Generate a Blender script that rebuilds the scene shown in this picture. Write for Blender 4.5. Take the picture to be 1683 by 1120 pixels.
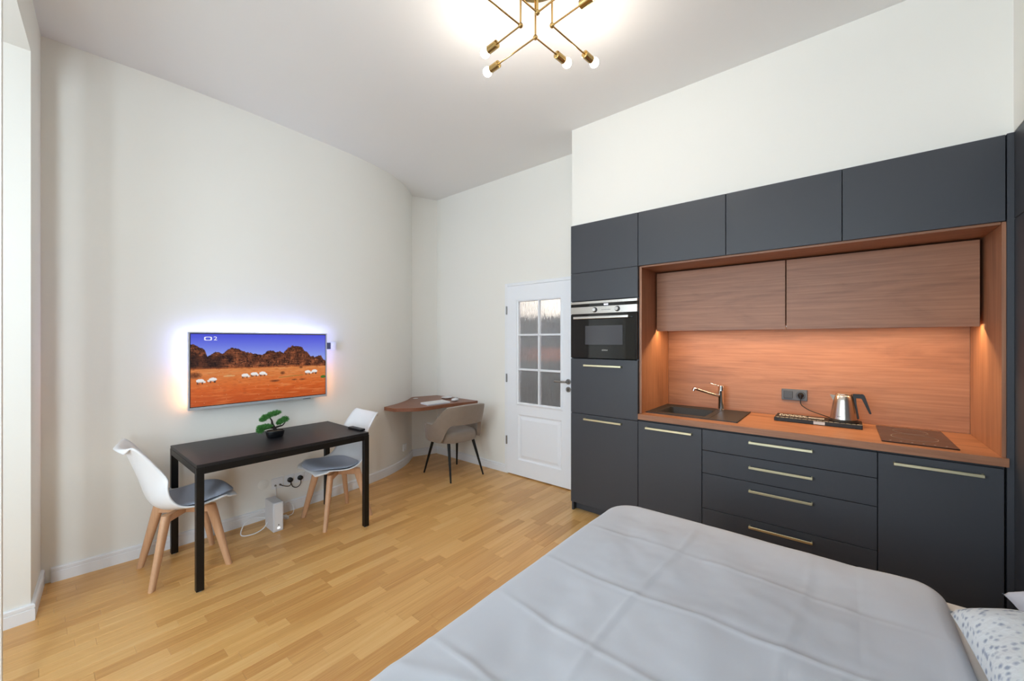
import bpy, bmesh, math, random
from mathutils import Vector, Matrix, noise

# ------------------------------------------------------------------ reset
for o in list(bpy.data.objects):
    bpy.data.objects.remove(o)
S = bpy.context.scene
C = S.collection
random.seed(7)
PI = math.pi

# ------------------------------------------------------------------ camera
FPX, CX, CY, EYE = 655.0, 841.5, 560.0, 1.46
YAW = PI / 2 - math.atan((841.5 - 53) / FPX)
cam_d = bpy.data.cameras.new('camera')
cam_d.sensor_width = 36.0
cam_d.lens = FPX / 1683.0 * 36.0
cam_d.clip_start = 0.02
cam = bpy.data.objects.new('camera', cam_d)
cam.location = (0, 0, EYE)
cam.rotation_euler = (PI / 2, 0, YAW)
C.objects.link(cam)
S.camera = cam
FW = Vector((-math.sin(YAW), math.cos(YAW)))
RT = Vector((FW.y, -FW.x))


def at_z(px, py, z):
    """photo pixel -> point on the horizontal plane z"""
    v = FW * FPX + RT * (px - CX)
    t = (z - EYE) / (CY - py)
    return Vector((v.x * t, v.y * t, z))


# ------------------------------------------------------------------ light
S.view_settings.view_transform = 'Standard'
S.view_settings.look = 'None'
S.view_settings.gamma = 1.0
S.view_settings.use_curve_mapping = False
S.view_settings.exposure = 0.0
W = bpy.data.worlds.new('sky')
S.world = W
W.use_nodes = True
bg = W.node_tree.nodes['Background']
bg.inputs['Color'].default_value = (0.80, 0.90, 1.0, 1)
bg.inputs['Strength'].default_value = 0.9


def area(name, loc, aim, sx, sy, power, col):
    l = bpy.data.lights.new(name, 'AREA')
    l.shape = 'RECTANGLE'
    l.size, l.size_y = sx, sy
    l.energy = power
    l.color = col
    o = bpy.data.objects.new(name, l)
    o.location = loc
    o.rotation_euler = Vector(aim).to_track_quat('-Z', 'Y').to_euler()
    C.objects.link(o)
    return o


DAY = (0.86, 0.93, 1.0)
# daylight panels outside the three windows of an added, unseen bay
day1 = area('daylight', (-2.10, -1.75, 1.75), (0.0, 1, -0.08), 1.6, 2.2, 84, DAY)
day2 = area('daylight', (-0.25, -1.75, 1.75), (-0.1, 1, -0.08), 1.2, 2.2, 64, DAY)
day3 = area('daylight', (0.92, -0.92, 1.75), (-1, 0.25, -0.05), 0.85, 2.2, 185, DAY)  # added to brighten the left wall through the side window
BULB_STRENGTH = 74.0
LED_POWER = 11.0
AMBI = 0.5

# ------------------------------------------------------------------ materials


def lin(c):
    def f(v):
        v /= 255.0
        return v / 12.92 if v <= 0.04045 else ((v + 0.055) / 1.055) ** 2.4
    return (f(c[0]), f(c[1]), f(c[2]), 1.0)


MATS = {}


def mat(name, col, rough=0.5, metal=0.0, spec=0.5, bump=None, coat=0.0, sheen=0.0, vary=None):
    """principled; bump=(scale, strength, detail); vary=(scale, amount) gives a mottled colour"""
    m = bpy.data.materials.new(name)
    m.use_nodes = True
    n, L = m.node_tree.nodes, m.node_tree.links
    b = n['Principled BSDF']
    b.inputs['Base Color'].default_value = lin(col)
    b.inputs['Roughness'].default_value = rough
    b.inputs['Metallic'].default_value = metal
    b.inputs['Specular IOR Level'].default_value = spec
    b.inputs['Coat Weight'].default_value = coat
    b.inputs['Coat Roughness'].default_value = 0.15
    b.inputs['Sheen Weight'].default_value = sheen
    tc = n.new('ShaderNodeTexCoord')
    if bump:
        t = n.new('ShaderNodeTexNoise')
        t.inputs['Scale'].default_value = bump[0]
        t.inputs['Detail'].default_value = bump[2] if len(bump) > 2 else 3
        L.new(tc.outputs['Object'], t.inputs['Vector'])
        bp = n.new('ShaderNodeBump')
        bp.inputs['Strength'].default_value = bump[1]
        bp.inputs['Distance'].default_value = 0.01
        L.new(t.outputs['Fac'], bp.inputs['Height'])
        L.new(bp.outputs['Normal'], b.inputs['Normal'])
    if vary:
        t = n.new('ShaderNodeTexNoise')
        t.inputs['Scale'].default_value = vary[0]
        t.inputs['Detail'].default_value = 4
        L.new(tc.outputs['Object'], t.inputs['Vector'])
        r = n.new('ShaderNodeMapRange')
        r.inputs['To Min'].default_value = 1 - vary[1]
        r.inputs['To Max'].default_value = 1 + vary[1]
        L.new(t.outputs['Fac'], r.inputs['Value'])
        mx = n.new('ShaderNodeVectorMath')
        mx.operation = 'SCALE'
        mx.inputs[0].default_value = lin(col)[:3]
        L.new(r.outputs['Result'], mx.inputs['Scale'])
        L.new(mx.outputs[0], b.inputs['Base Color'])
    MATS[name] = m
    return m


def emit(name, col, strength):
    m = bpy.data.materials.new(name)
    m.use_nodes = True
    n, L = m.node_tree.nodes, m.node_tree.links
    n.remove(n['Principled BSDF'])
    e = n.new('ShaderNodeEmission')
    e.inputs['Color'].default_value = lin(col)
    e.inputs['Strength'].default_value = strength
    L.new(e.outputs[0], n['Material Output'].inputs['Surface'])
    MATS[name] = m
    return m


def wood(name, stops, grain, rough=0.4, knots=True, random_id=False, bump=0.08, coat=0.0, stretch=11.0, scale=1.0, rings=9.0, fine=0.55, along=0.9, twist=1.1):
    """stops: three sRGB colours dark/mid/light; grain: axis 0/1/2 the fibres follow"""
    m = bpy.data.materials.new(name)
    m.use_nodes = True
    n, L = m.node_tree.nodes, m.node_tree.links
    b = n['Principled BSDF']
    b.inputs['Roughness'].default_value = rough
    b.inputs['Coat Weight'].default_value = coat
    b.inputs['Coat Roughness'].default_value = 0.2
    tc = n.new('ShaderNodeTexCoord')
    vec = tc.outputs['Object']
    rnd = None
    if random_id:
        oi = n.new('ShaderNodeObjectInfo')
        ge = n.new('ShaderNodeNewGeometry')
        ad = n.new('ShaderNodeMath')
        ad.operation = 'ADD'
        L.new(oi.outputs['Random'], ad.inputs[0])
        L.new(ge.outputs['Random Per Island'], ad.inputs[1])
        fr = n.new('ShaderNodeMath')
        fr.operation = 'FRACT'
        L.new(ad.outputs[0], fr.inputs[0])
        rnd = fr.outputs[0]
        k = n.new('ShaderNodeMath')
        k.operation = 'MULTIPLY'
        k.inputs[1].default_value = 37.0
        L.new(rnd, k.inputs[0])
        va = n.new('ShaderNodeVectorMath')
        va.operation = 'ADD'
        L.new(vec, va.inputs[0])
        L.new(k.outputs[0], va.inputs[1])
        vec = va.outputs[0]
    mp = n.new('ShaderNodeMapping')
    sc = [stretch * scale] * 3
    sc[grain] = along * scale
    mp.inputs['Scale'].default_value = sc
    L.new(vec, mp.inputs['Vector'])
    n1 = n.new('ShaderNodeTexNoise')
    n1.inputs['Scale'].default_value = 0.9
    n1.inputs['Detail'].default_value = 5
    n1.inputs['Roughness'].default_value = 0.6
    n1.inputs['Distortion'].default_value = twist if knots else 0.4
    L.new(mp.outputs[0], n1.inputs['Vector'])
    mp2 = n.new('ShaderNodeMapping')
    sc2 = [stretch * 14 * scale] * 3
    sc2[grain] = 3.0 * scale
    mp2.inputs['Scale'].default_value = sc2
    L.new(vec, mp2.inputs['Vector'])
    n2 = n.new('ShaderNodeTexNoise')
    n2.inputs['Scale'].default_value = 0.9
    n2.inputs['Detail'].default_value = 3
    L.new(mp2.outputs[0], n2.inputs['Vector'])
    # rings from the large noise
    rg = n.new('ShaderNodeMath')
    rg.operation = 'MULTIPLY'
    rg.inputs[1].default_value = rings
    L.new(n1.outputs['Fac'], rg.inputs[0])
    sn = n.new('ShaderNodeMath')
    sn.operation = 'SINE'
    L.new(rg.outputs[0], sn.inputs[0])
    mr = n.new('ShaderNodeMapRange')
    mr.inputs['From Min'].default_value = -1
    mr.inputs['From Max'].default_value = 1
    mr.inputs['To Min'].default_value = 0.25
    mr.inputs['To Max'].default_value = 0.75
    L.new(sn.outputs[0], mr.inputs['Value'])
    mx = n.new('ShaderNodeMix')
    mx.inputs['Factor'].default_value = fine
    L.new(mr.outputs[0], mx.inputs['A'])
    L.new(n2.outputs['Fac'], mx.inputs['B'])
    fac = mx.outputs['Result']
    if rnd is not None:
        r2 = n.new('ShaderNodeMapRange')
        r2.inputs['To Min'].default_value = -0.17
        r2.inputs['To Max'].default_value = 0.17
        L.new(rnd, r2.inputs['Value'])
        a2 = n.new('ShaderNodeMath')
        a2.operation = 'ADD'
        L.new(fac, a2.inputs[0])
        L.new(r2.outputs[0], a2.inputs[1])
        fac = a2.outputs[0]
    cr = n.new('ShaderNodeValToRGB')
    cr.color_ramp.elements[0].position = 0.15
    cr.color_ramp.elements[0].color = lin(stops[0])
    cr.color_ramp.elements[1].position = 0.85
    cr.color_ramp.elements[1].color = lin(stops[2])
    e = cr.color_ramp.elements.new(0.5)
    e.color = lin(stops[1])
    L.new(fac, cr.inputs[0])
    L.new(cr.outputs[0], b.inputs['Base Color'])
    bp = n.new('ShaderNodeBump')
    bp.inputs['Strength'].default_value = bump
    bp.inputs['Distance'].default_value = 0.002
    L.new(n2.outputs['Fac'], bp.inputs['Height'])
    L.new(bp.outputs[0], b.inputs['Normal'])
    MATS[name] = m
    return m


def glassmix(name, tint, rough=0.0, streak=False):
    """pane that lets light through: transparent / glossy by fresnel, or rough refraction for streaked glass"""
    m = bpy.data.materials.new(name)
    m.use_nodes = True
    n, L = m.node_tree.nodes, m.node_tree.links
    out = n['Material Output']
    if streak:
        b = n['Principled BSDF']
        b.inputs['Base Color'].default_value = lin(tint)
        b.inputs['Transmission Weight'].default_value = 0.9
        b.inputs['Roughness'].default_value = rough
        b.inputs['IOR'].default_value = 1.35
        tc = n.new('ShaderNodeTexCoord')
        mp = n.new('ShaderNodeMapping')
        mp.inputs['Scale'].default_value = (130, 130, 9)
        L.new(tc.outputs['Object'], mp.inputs['Vector'])
        t = n.new('ShaderNodeTexNoise')
        t.inputs['Scale'].default_value = 0.9
        t.inputs['Detail'].default_value = 3
        L.new(mp.outputs[0], t.inputs['Vector'])
        bp = n.new('ShaderNodeBump')
        bp.inputs['Strength'].default_value = 0.8
        bp.inputs['Distance'].default_value = 0.012
        L.new(t.outputs['Fac'], bp.inputs['Height'])
        L.new(bp.outputs[0], b.inputs['Normal'])
    else:
        n.remove(n['Principled BSDF'])
        tr = n.new('ShaderNodeBsdfTransparent')
        tr.inputs[0].default_value = lin(tint)
        gl = n.new('ShaderNodeBsdfGlossy')
        gl.inputs['Roughness'].default_value = 0.02
        fr = n.new('ShaderNodeFresnel')
        mx = n.new('ShaderNodeMixShader')
        L.new(fr.outputs[0], mx.inputs[0])
        L.new(tr.outputs[0], mx.inputs[1])
        L.new(gl.outputs[0], mx.inputs[2])
        L.new(mx.outputs[0], out.inputs['Surface'])
    MATS[name] = m
    return m


mat('wall', (245, 242, 235), 0.9, bump=(60, 0.03))
mat('ceiling', (244, 242, 240), 0.95)
mat('white_trim', (244, 245, 248), 0.45)
mat('door_white', (246, 248, 253), 0.38)
mat('anthracite', (63, 65, 71), 0.45, spec=0.5, bump=(400, 0.02))
mat('carcass', (48, 50, 54), 0.6)
mat('dark_gap', (14, 14, 15), 0.8)
mat('brass', (232, 226, 192), 0.34, 1.0)
mat('gold', (190, 160, 104), 0.26, 1.0)
mat('steel', (205, 200, 194), 0.26, 1.0)
mat('chrome', (225, 225, 228), 0.08, 1.0)
mat('satin_nickel', (150, 148, 146), 0.35, 1.0)
mat('black_glass', (9, 9, 11), 0.04, spec=0.6)
mat('oven_window', (70, 70, 76), 0.08, spec=0.6)
mat('black_plastic', (16, 16, 18), 0.4)
mat('black_metal', (14, 13, 13), 0.42, spec=0.4)
mat('sink_black', (40, 40, 42), 0.5, bump=(900, 0.06))
mat('white_plastic', (240, 240, 242), 0.32, spec=0.5)
mat('router_white', (226, 228, 234), 0.4)
mat('grey_plastic', (92, 96, 104), 0.45)
mat('grey_plastic_dark', (68, 72, 80), 0.4)
mat('tv_frame', (196, 198, 202), 0.35, 0.35)
mat('grey_fabric', (184, 190, 208), 0.95, bump=(420, 0.5), sheen=0.3, vary=(260, 0.28))
mat('taupe_fabric', (146, 129, 114), 0.9, bump=(300, 0.3), sheen=0.4, vary=(22, 0.10))
mat('duvet', (203, 206, 214), 0.85, bump=(700, 0.05), sheen=0.2)
mat('sheet', (240, 240, 240), 0.9, bump=(30, 0.08))
mat('pillow_plain', (205, 212, 228), 0.9, bump=(14, 0.12))
mat('pot_black', (16, 17, 20), 0.35)
mat('soil', (96, 82, 66), 0.95, bump=(300, 0.8), vary=(160, 0.5))
mat('bark', (38, 30, 26), 0.85, bump=(120, 0.6))
mat('needle', (78, 142, 66), 0.6, vary=(60, 0.5))
mat('paper', (225, 222, 214), 0.7)
mat('tray_black', (20, 19, 19), 0.5)
mat('hall_floor', (40, 35, 33), 0.7)
mat('hall_dark', (24, 22, 23), 0.7, vary=(3, 0.4))
mat('hall_rust', (150, 92, 70), 0.7)
mat('hob_glass', (38, 30, 28), 0.06, spec=0.6)
mat('hob_mark', (150, 140, 130), 0.4)
emit('bulb', (255, 245, 232), BULB_STRENGTH)
emit('led', (255, 205, 150), 12.0)
emit('digits', (235, 240, 255), 2.2)
emit('logo_white', (240, 240, 255), 1.0)
emit('router_led', (255, 255, 255), 1.5)
# walnut laminate of the kitchen, grain along x or z
WAL = [(120, 80, 58), (160, 108, 78), (186, 132, 98)]
wood('walnut_x', WAL, 0, 0.42, stretch=6.5, rings=17.0, fine=0.62, along=1.15, twist=0.7)
wood('walnut_z', WAL, 2, 0.42, stretch=6.5, rings=17.0, fine=0.62, along=1.15, twist=0.7)
wood('desk_wood', [(118, 72, 50), (146, 92, 66), (166, 108, 80)], 0, 0.35)
wood('oak', [(200, 143, 79), (228, 177, 109), (242, 201, 138)], 1, 0.30, knots=True, random_id=True, bump=0.05, stretch=16)
wood('beech', [(196, 148, 112), (214, 168, 130), (226, 184, 148)], 2, 0.42, knots=False, stretch=30)
wood('black_wood', [(20, 20, 23), (29, 29, 32), (38, 37, 40)], 1, 0.44, knots=False, stretch=20)
glassmix('window_glass', (245, 250, 252))
glassmix('rain_glass', (250, 250, 252), 0.10, streak=True)


def speckle_mat():
    m = mat('pillow_print', (232, 236, 240), 0.9, bump=(40, 0.35))
    n, L = m.node_tree.nodes, m.node_tree.links
    b = n['Principled BSDF']
    tc = n.new('ShaderNodeTexCoord')
    v = n.new('ShaderNodeTexVoronoi')
    v.inputs['Scale'].default_value = 52
    L.new(tc.outputs['Object'], v.inputs['Vector'])
    t = n.new('ShaderNodeTexNoise')
    t.inputs['Scale'].default_value = 70
    L.new(tc.outputs['Object'], t.inputs['Vector'])
    a = n.new('ShaderNodeMath')
    a.operation = 'MULTIPLY_ADD'
    a.inputs[1].default_value = 0.55
    L.new(t.outputs['Fac'], a.inputs[0])
    L.new(v.outputs['Distance'], a.inputs[2])
    cr = n.new('ShaderNodeValToRGB')
    cr.color_ramp.elements[0].position = 0.40
    cr.color_ramp.elements[0].color = lin((158, 169, 190))
    cr.color_ramp.elements[1].position = 0.74
    cr.color_ramp.elements[1].color = lin((234, 238, 242))
    L.new(a.outputs[0], cr.inputs[0])
    L.new(cr.outputs[0], b.inputs['Base Color'])


speckle_mat()


def screen_mat():
    m = bpy.data.materials.new('tv_picture')
    m.use_nodes = True
    n, L = m.node_tree.nodes, m.node_tree.links
    b = n['Principled BSDF']
    b.inputs['Base Color'].default_value = (0.01, 0.01, 0.01, 1)
    b.inputs['Roughness'].default_value = 0.25
    a = n.new('ShaderNodeAttribute')
    a.attribute_name = 'picture'
    L.new(a.outputs['Color'], b.inputs['Emission Color'])
    b.inputs['Emission Strength'].default_value = 0.95
    MATS['tv_picture'] = m


screen_mat()

# ------------------------------------------------------------------ mesh helpers


def link(name, bm, material, parent=None, smooth=None, loc=(0, 0, 0)):
    me = bpy.data.meshes.new(name)
    bmesh.ops.recalc_face_normals(bm, faces=bm.faces[:])
    bm.to_mesh(me)
    bm.free()
    if smooth:
        me.polygons.foreach_set('use_smooth', [True] * len(me.polygons))
        me.set_sharp_from_angle(angle=math.radians(smooth))
    me.materials.append(MATS[material])
    o = bpy.data.objects.new(name, me)
    C.objects.link(o)
    o.location = loc
    if parent is not None:
        o.parent = parent
    return o


def tag(o, label=None, cat=None, group=None, kind=None):
    if label: o['label'] = label
    if cat: o['category'] = cat
    if group: o['group'] = group
    if kind: o['kind'] = kind
    return o


class Thing:
    """Empty at the base of a thing; parts are given in world coordinates unless local"""

    def __init__(s, name, label, cat=None, loc=(0, 0, 0), rz=0.0, group=None, kind=None):
        o = bpy.data.objects.new(name, None)
        o.empty_display_size = 0.1
        C.objects.link(o)
        o.location = loc
        o.rotation_euler = (0, 0, rz)
        tag(o, label, cat, group, kind)
        s.o = o
        s.loc = Vector(loc)

    def part(s, name, bm, material, smooth=None, under=None, local=False):
        if not local:
            bmesh.ops.translate(bm, verts=bm.verts[:], vec=-s.loc)
        return link(name, bm, material, under or s.o, smooth)


def new():
    return bmesh.new()


def box(bm, x0, x1, y0, y1, z0, z1, bev=0.0, seg=1):
    t = bmesh.new()
    bmesh.ops.create_cube(t, size=1.0)
    for v in t.verts:
        v.co = Vector(((x0 + x1) / 2 + v.co.x * (x1 - x0), (y0 + y1) / 2 + v.co.y * (y1 - y0), (z0 + z1) / 2 + v.co.z * (z1 - z0)))
    if bev:
        bmesh.ops.bevel(t, geom=t.edges[:], offset=bev, segments=seg, profile=0.5, affect='EDGES')
    merge(bm, t)
    return bm


def merge(bm, t):
    me = bpy.data.meshes.new('tmp')
    t.to_mesh(me)
    t.free()
    bm.from_mesh(me)
    bpy.data.meshes.remove(me)


def B(x0, x1, y0, y1, z0, z1, bev=0.0, seg=1):
    return box(new(), x0, x1, y0, y1, z0, z1, bev, seg)


def tube(bm, pts, rad, n=10, caps=True):
    """round tube along points; rad number or list"""
    pts = [Vector(p) for p in pts]
    if not isinstance(rad, (list, tuple)):
        rad = [rad] * len(pts)
    rings = []
    up = None
    for i, p in enumerate(pts):
        d = (pts[min(i + 1, len(pts) - 1)] - pts[max(i - 1, 0)]).normalized()
        if up is None:
            a = Vector((0, 0, 1)) if abs(d.z) < 0.9 else Vector((1, 0, 0))
            up = d.cross(a).normalized()
        else:
            up = (up - d * up.dot(d)).normalized()
        w = d.cross(up)
        rings.append([bm.verts.new(p + (up * math.cos(2 * PI * k / n) + w * math.sin(2 * PI * k / n)) * rad[i]) for k in range(n)])
    for a, b in zip(rings, rings[1:]):
        for k in range(n):
            bm.faces.new((a[k], a[(k + 1) % n], b[(k + 1) % n], b[k]))
    if caps:
        bm.faces.new(rings[0][::-1])
        bm.faces.new(rings[-1])
    return bm


def lathe(bm, prof, cx, cy, n=32, sx=1.0, sy=1.0, caps=True):
    """prof: list of (r, z)"""
    rings = []
    for r, z in prof:
        rings.append([bm.verts.new((cx + sx * r * math.cos(2 * PI * k / n), cy + sy * r * math.sin(2 * PI * k / n), z)) for k in range(n)])
    for a, b in zip(rings, rings[1:]):
        for k in range(n):
            bm.faces.new((a[k], a[(k + 1) % n], b[(k + 1) % n], b[k]))
    if caps:
        bm.faces.new(rings[0][::-1])
        bm.faces.new(rings[-1])
    return bm


def prism(bm, poly, z0, z1):
    a = [bm.verts.new((x, y, z0)) for x, y in poly]
    b = [bm.verts.new((x, y, z1)) for x, y in poly]
    n = len(poly)
    bm.faces.new(a[::-1])
    bm.faces.new(b)
    for i in range(n):
        bm.faces.new((a[i], a[(i + 1) % n], b[(i + 1) % n], b[i]))
    return bm


def sweep(bm, path, prof):
    """prof (offset to the left of travel, z) closed loop swept along an xy path"""
    P = [Vector(p) for p in path]
    rings = []
    for i, p in enumerate(P):
        d0 = (P[i] - P[i - 1]).normalized() if i > 0 else None
        d1 = (P[i + 1] - P[i]).normalized() if i < len(P) - 1 else None
        if d0 is None: d0 = d1
        if d1 is None: d1 = d0
        n0, n1 = Vector((-d0.y, d0.x)), Vector((-d1.y, d1.x))
        nn = (n0 + n1).normalized()
        k = 1.0 / max(0.4, nn.dot(n0))
        rings.append([bm.verts.new((p.x + nn.x * k * o, p.y + nn.y * k * o, z)) for o, z in prof])
    m = len(prof)
    for a, b in zip(rings, rings[1:]):
        for k in range(m):
            bm.faces.new((a[k], a[(k + 1) % m], b[(k + 1) % m], b[k]))
    bm.faces.new(rings[0][::-1])
    bm.faces.new(rings[-1])
    return bm


def text_bm(s, size, font_scale=1.0):
    """flat lettering as a mesh in the xy plane, centred"""
    cu = bpy.data.curves.new('t', 'FONT')
    cu.body = s
    cu.size = size
    cu.align_x = 'CENTER'
    cu.align_y = 'CENTER'
    cu.extrude = 0.0003
    cu.resolution_u = 3
    ob = bpy.data.objects.new('t', cu)
    C.objects.link(ob)
    bpy.context.view_layer.update()
    me = bpy.data.meshes.new_from_object(ob.evaluated_get(bpy.context.evaluated_depsgraph_get()))
    bm = bmesh.new()
    bm.from_mesh(me)
    bpy.data.objects.remove(ob)
    bpy.data.curves.remove(cu)
    bpy.data.meshes.remove(me)
    return bm


def catmull(pts, per=8):
    P = [Vector(p) for p in pts]
    P = [P[0] * 2 - P[1]] + P + [P[-1] * 2 - P[-2]]
    out = []
    for i in range(1, len(P) - 2):
        for k in range(per):
            t = k / per
            a, b, c, d = P[i - 1], P[i], P[i + 1], P[i + 2]
            out.append(0.5 * (2 * b + (c - a) * t + (2 * a - 5 * b + 4 * c - d) * t * t + (3 * b - a - 3 * c + d) * t ** 3))
    out.append(P[-2])
    return out


def sm(a, b, x):
    t = min(1, max(0, (x - a) / (b - a)))
    return t * t * (3 - 2 * t)


# ------------------------------------------------------------------ the room
CEIL = 3.28
KY = 2.985            # kitchen front plane
DY = 3.36             # door wall
WX = 0.625            # wardrobe front plane
left_ctrl = [(-3.69, -0.05), (-3.66, 0.28), (-3.638, 0.62), (-3.637, 1.05), (-3.66, 1.5), (-3.705, 2.08), (-3.80, 2.48), (-3.96, 2.80), (-4.17, 3.05)]
left_path = catmull(left_ctrl, 8)
C1, C2 = (-4.17, 3.05), (-4.06, 3.36)

# left wall (bowed towards the room)
bm = new()
inner = [(p.x, p.y) for p in left_path]
outer = [(-4.5, p.y) for p in left_path]
outer[0] = (-4.5, -0.05)
prism(bm, inner + outer[::-1], 0, CEIL)
tag(link('wall_left', bm, 'wall', None, 30), 'cream plastered wall, bowed, carrying the television', kind='structure')
bm = new()
prism(bm, [C1, C2, (-4.06, 3.6), (-4.5, 3.6), (-4.5, 3.05)], 0, CEIL)
tag(link('wall_corner', bm, 'wall'), 'narrow cream wall strip in the corner behind the desk', kind='structure')

# wall with the door
DX0, DX1, DZ = -2.868, -1.995, 2.075
bm = new()
box(bm, -4.06, DX0, DY, DY + 0.14, 0, CEIL)
box(bm, DX1, -1.806, DY, DY + 0.14, 0, CEIL)
box(bm, DX0, DX1, DY, DY + 0.14, DZ, CEIL)
tag(link('wall_back', bm, 'wall'), 'white wall with the glazed door', kind='structure')

# wall over and behind the kitchen
bm = new()
box(bm, -1.806, WX, KY + 0.002, 3.75, 2.448, CEIL)
box(bm, -1.806, 1.25, 3.625, 3.75, 0, 2.448)
box(bm, WX, 1.25, KY + 0.002, 3.625, 0, CEIL)
tag(link('wall_kitchen', bm, 'wall'), 'white wall above the kitchen cabinets', kind='structure')
bm = new()
box(bm, WX, 1.25, -0.40, KY + 0.002, 2.452, CEIL)
box(bm, 1.12, 1.25, -0.40, KY + 0.002, 0, 2.452)
tag(link('wall_right', bm, 'wall'), 'white wall above the wardrobe', kind='structure')


# front wall, a few degrees off square, with two tall openings
def fy(x):
    return -0.005 - (x + 3.26) * 0.0888


def fwall(bm, x0, x1, z0, z1, d0=0.0, d1=0.42):
    prism(bm, [(x0, fy(x0) - d0), (x1, fy(x1) - d0), (x1, fy(x1) - d1), (x0, fy(x0) - d1)][::-1], z0, z1)


BX0, BX1, BY = -3.26, 0.60, -1.45       # unseen window bay, added to let daylight onto the left wall
bm = new()
fwall(bm, -4.5, BX0, 0, CEIL)
fwall(bm, -2.5, -2.47, 0, 2.97, 0.0, 0.03)
fwall(bm, BX0, BX1, 2.97, CEIL)
fwall(bm, BX1, 1.25, 0, CEIL)
tag(link('wall_front', bm, 'wall'), 'white wall edge, slim pier and header opening to the added window bay', kind='structure')
bm = new()
box(bm, BX0 - 0.15, BX0, BY, -0.425, 0, 2.97)
for z0, z1 in ((0, 0.60), (2.85, 2.97)):
    box(bm, BX0 - 0.15, BX1 + 0.15, BY - 0.15, BY, z0, z1)
    box(bm, BX1, BX1 + 0.15, BY, -0.76, z0, z1)
for x0, x1 in ((BX0 - 0.15, -3.0), (-1.20, -0.90), (0.40, BX1 + 0.15)):
    box(bm, x0, x1, BY - 0.15, BY, 0.60, 2.85)
box(bm, BX1, BX1 + 0.15, BY, -1.36, 0.60, 2.85)
box(bm, BX0 - 0.15, BX1 + 0.15, BY - 0.15, -0.45, 2.972, 3.1)
tag(link('wall_added_bay', bm, 'wall'), 'white walls and ceiling of the added, unseen window bay', kind='structure')


def bay_window(name, label, lo, hi, fixed, axis, n):  # windows of the added bay, unseen, let its daylight in
    """frame, sashes and panes in an opening lo..hi along the axis, z 0.60..2.85"""
    def bb(b, p, q, d0, d1, z0, z1):
        if axis == 0: box(b, p, q, fixed + d0, fixed + d1, z0, z1)
        else: box(b, fixed + d0, fixed + d1, p, q, z0, z1)
    T = Thing(name, label, loc=((lo + hi) / 2, fixed, 0.6) if axis == 0 else (fixed, (lo + hi) / 2, 0.6), kind='structure')
    b = new()
    for p, q, z0, z1 in ((lo, lo + 0.05, 0.6, 2.85), (hi - 0.05, hi, 0.6, 2.85), (lo + 0.05, hi - 0.05, 0.6, 0.66), (lo + 0.05, hi - 0.05, 2.80, 2.85)):
        bb(b, p, q, 0.04, 0.10, z0, z1)
    T.part('window_frame', b, 'white_trim')
    wd = (hi - lo - 0.1) / n
    for i in range(n):
        a = lo + 0.05 + i * wd
        b = new()
        for p, q, z0, z1 in ((a, a + 0.045, 0.66, 2.80), (a + wd - 0.045, a + wd, 0.66, 2.80), (a + 0.045, a + wd - 0.045, 0.66, 0.71), (a + 0.045, a + wd - 0.045, 2.75, 2.80)):
            bb(b, p, q, 0.03, 0.09, z0, z1)
        s_ = T.part('sash', b, 'white_trim')
        b = new()
        bb(b, a + 0.045, a + wd - 0.045, 0.057, 0.063, 0.71, 2.75)
        T.part('pane', b, 'window_glass', under=s_)


bay_window('added_window_1', 'wide white window with two sashes in the added bay', -3.0, -1.20, BY - 0.13, 0, 2)
bay_window('added_window_2', 'white window with two narrower sashes in the added bay', -0.90, 0.40, BY - 0.13, 0, 2)
bay_window('added_window_3', 'white side window of the added bay', -1.36, -0.76, BX1 + 0.03, 1, 1)

# ceiling slab
tag(link('ceiling', B(-4.5, 1.25, -0.75, 3.75, CEIL, CEIL + 0.15), 'ceiling'), 'plain white ceiling', kind='structure')


# skirting boards: stepped profile
def skirting(name, path, label, hgt=0.088):
    th = 0.016
    prof = [(0, 0), (-th, 0), (-th, hgt - 0.028), (-th + 0.003, hgt - 0.026), (-th + 0.003, hgt - 0.022), (-th, hgt - 0.02), (-th, hgt - 0.006), (-th + 0.006, hgt), (0, hgt)]
    bm = sweep(new(), path, prof)
    return tag(link(name, bm, 'white_trim', None, 30), label, kind='structure')


lp = [(p.x, p.y) for p in left_path if p.y > 0.035]
skirting('baseboard_left', lp, 'white stepped skirting board along the bowed wall')
skirting('baseboard_corner', [C1, C2], 'white skirting board in the desk corner')
skirting('baseboard_back', [C2, (DX0 - 0.012, DY)], 'white skirting board beside the door')
skirting('baseboard_front', [(BX0, -1.45), (BX0, fy(BX0)), (-3.69, fy(-3.69))], 'white skirting board on the window reveal')

# ------------------------------------------------------------------ floor: oak strips
floor = tag(link('floor', B(-4.5, 1.25, -1.6, 3.75, -0.16, -0.008), 'dark_gap'), 'oak strip parquet floor', kind='structure')
SW = 0.0705
LEN = [0.27, 0.33, 0.39, 0.45, 0.51, 0.57]


def plank_verts(l):
    w = SW
    c = 0.0009
    g = 0.00025
    lo = [(g, g, -0.010), (w - g, g, -0.010), (w - g, l - g, -0.010), (g, l - g, -0.010)]
    mi = [(x, y, -c) for x, y, z in lo]
    to = [(g + c, g + c, 0), (w - g - c, g + c, 0), (w - g - c, l - g - c, 0), (g + c, l - g - c, 0)]
    return lo + mi + to


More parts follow.
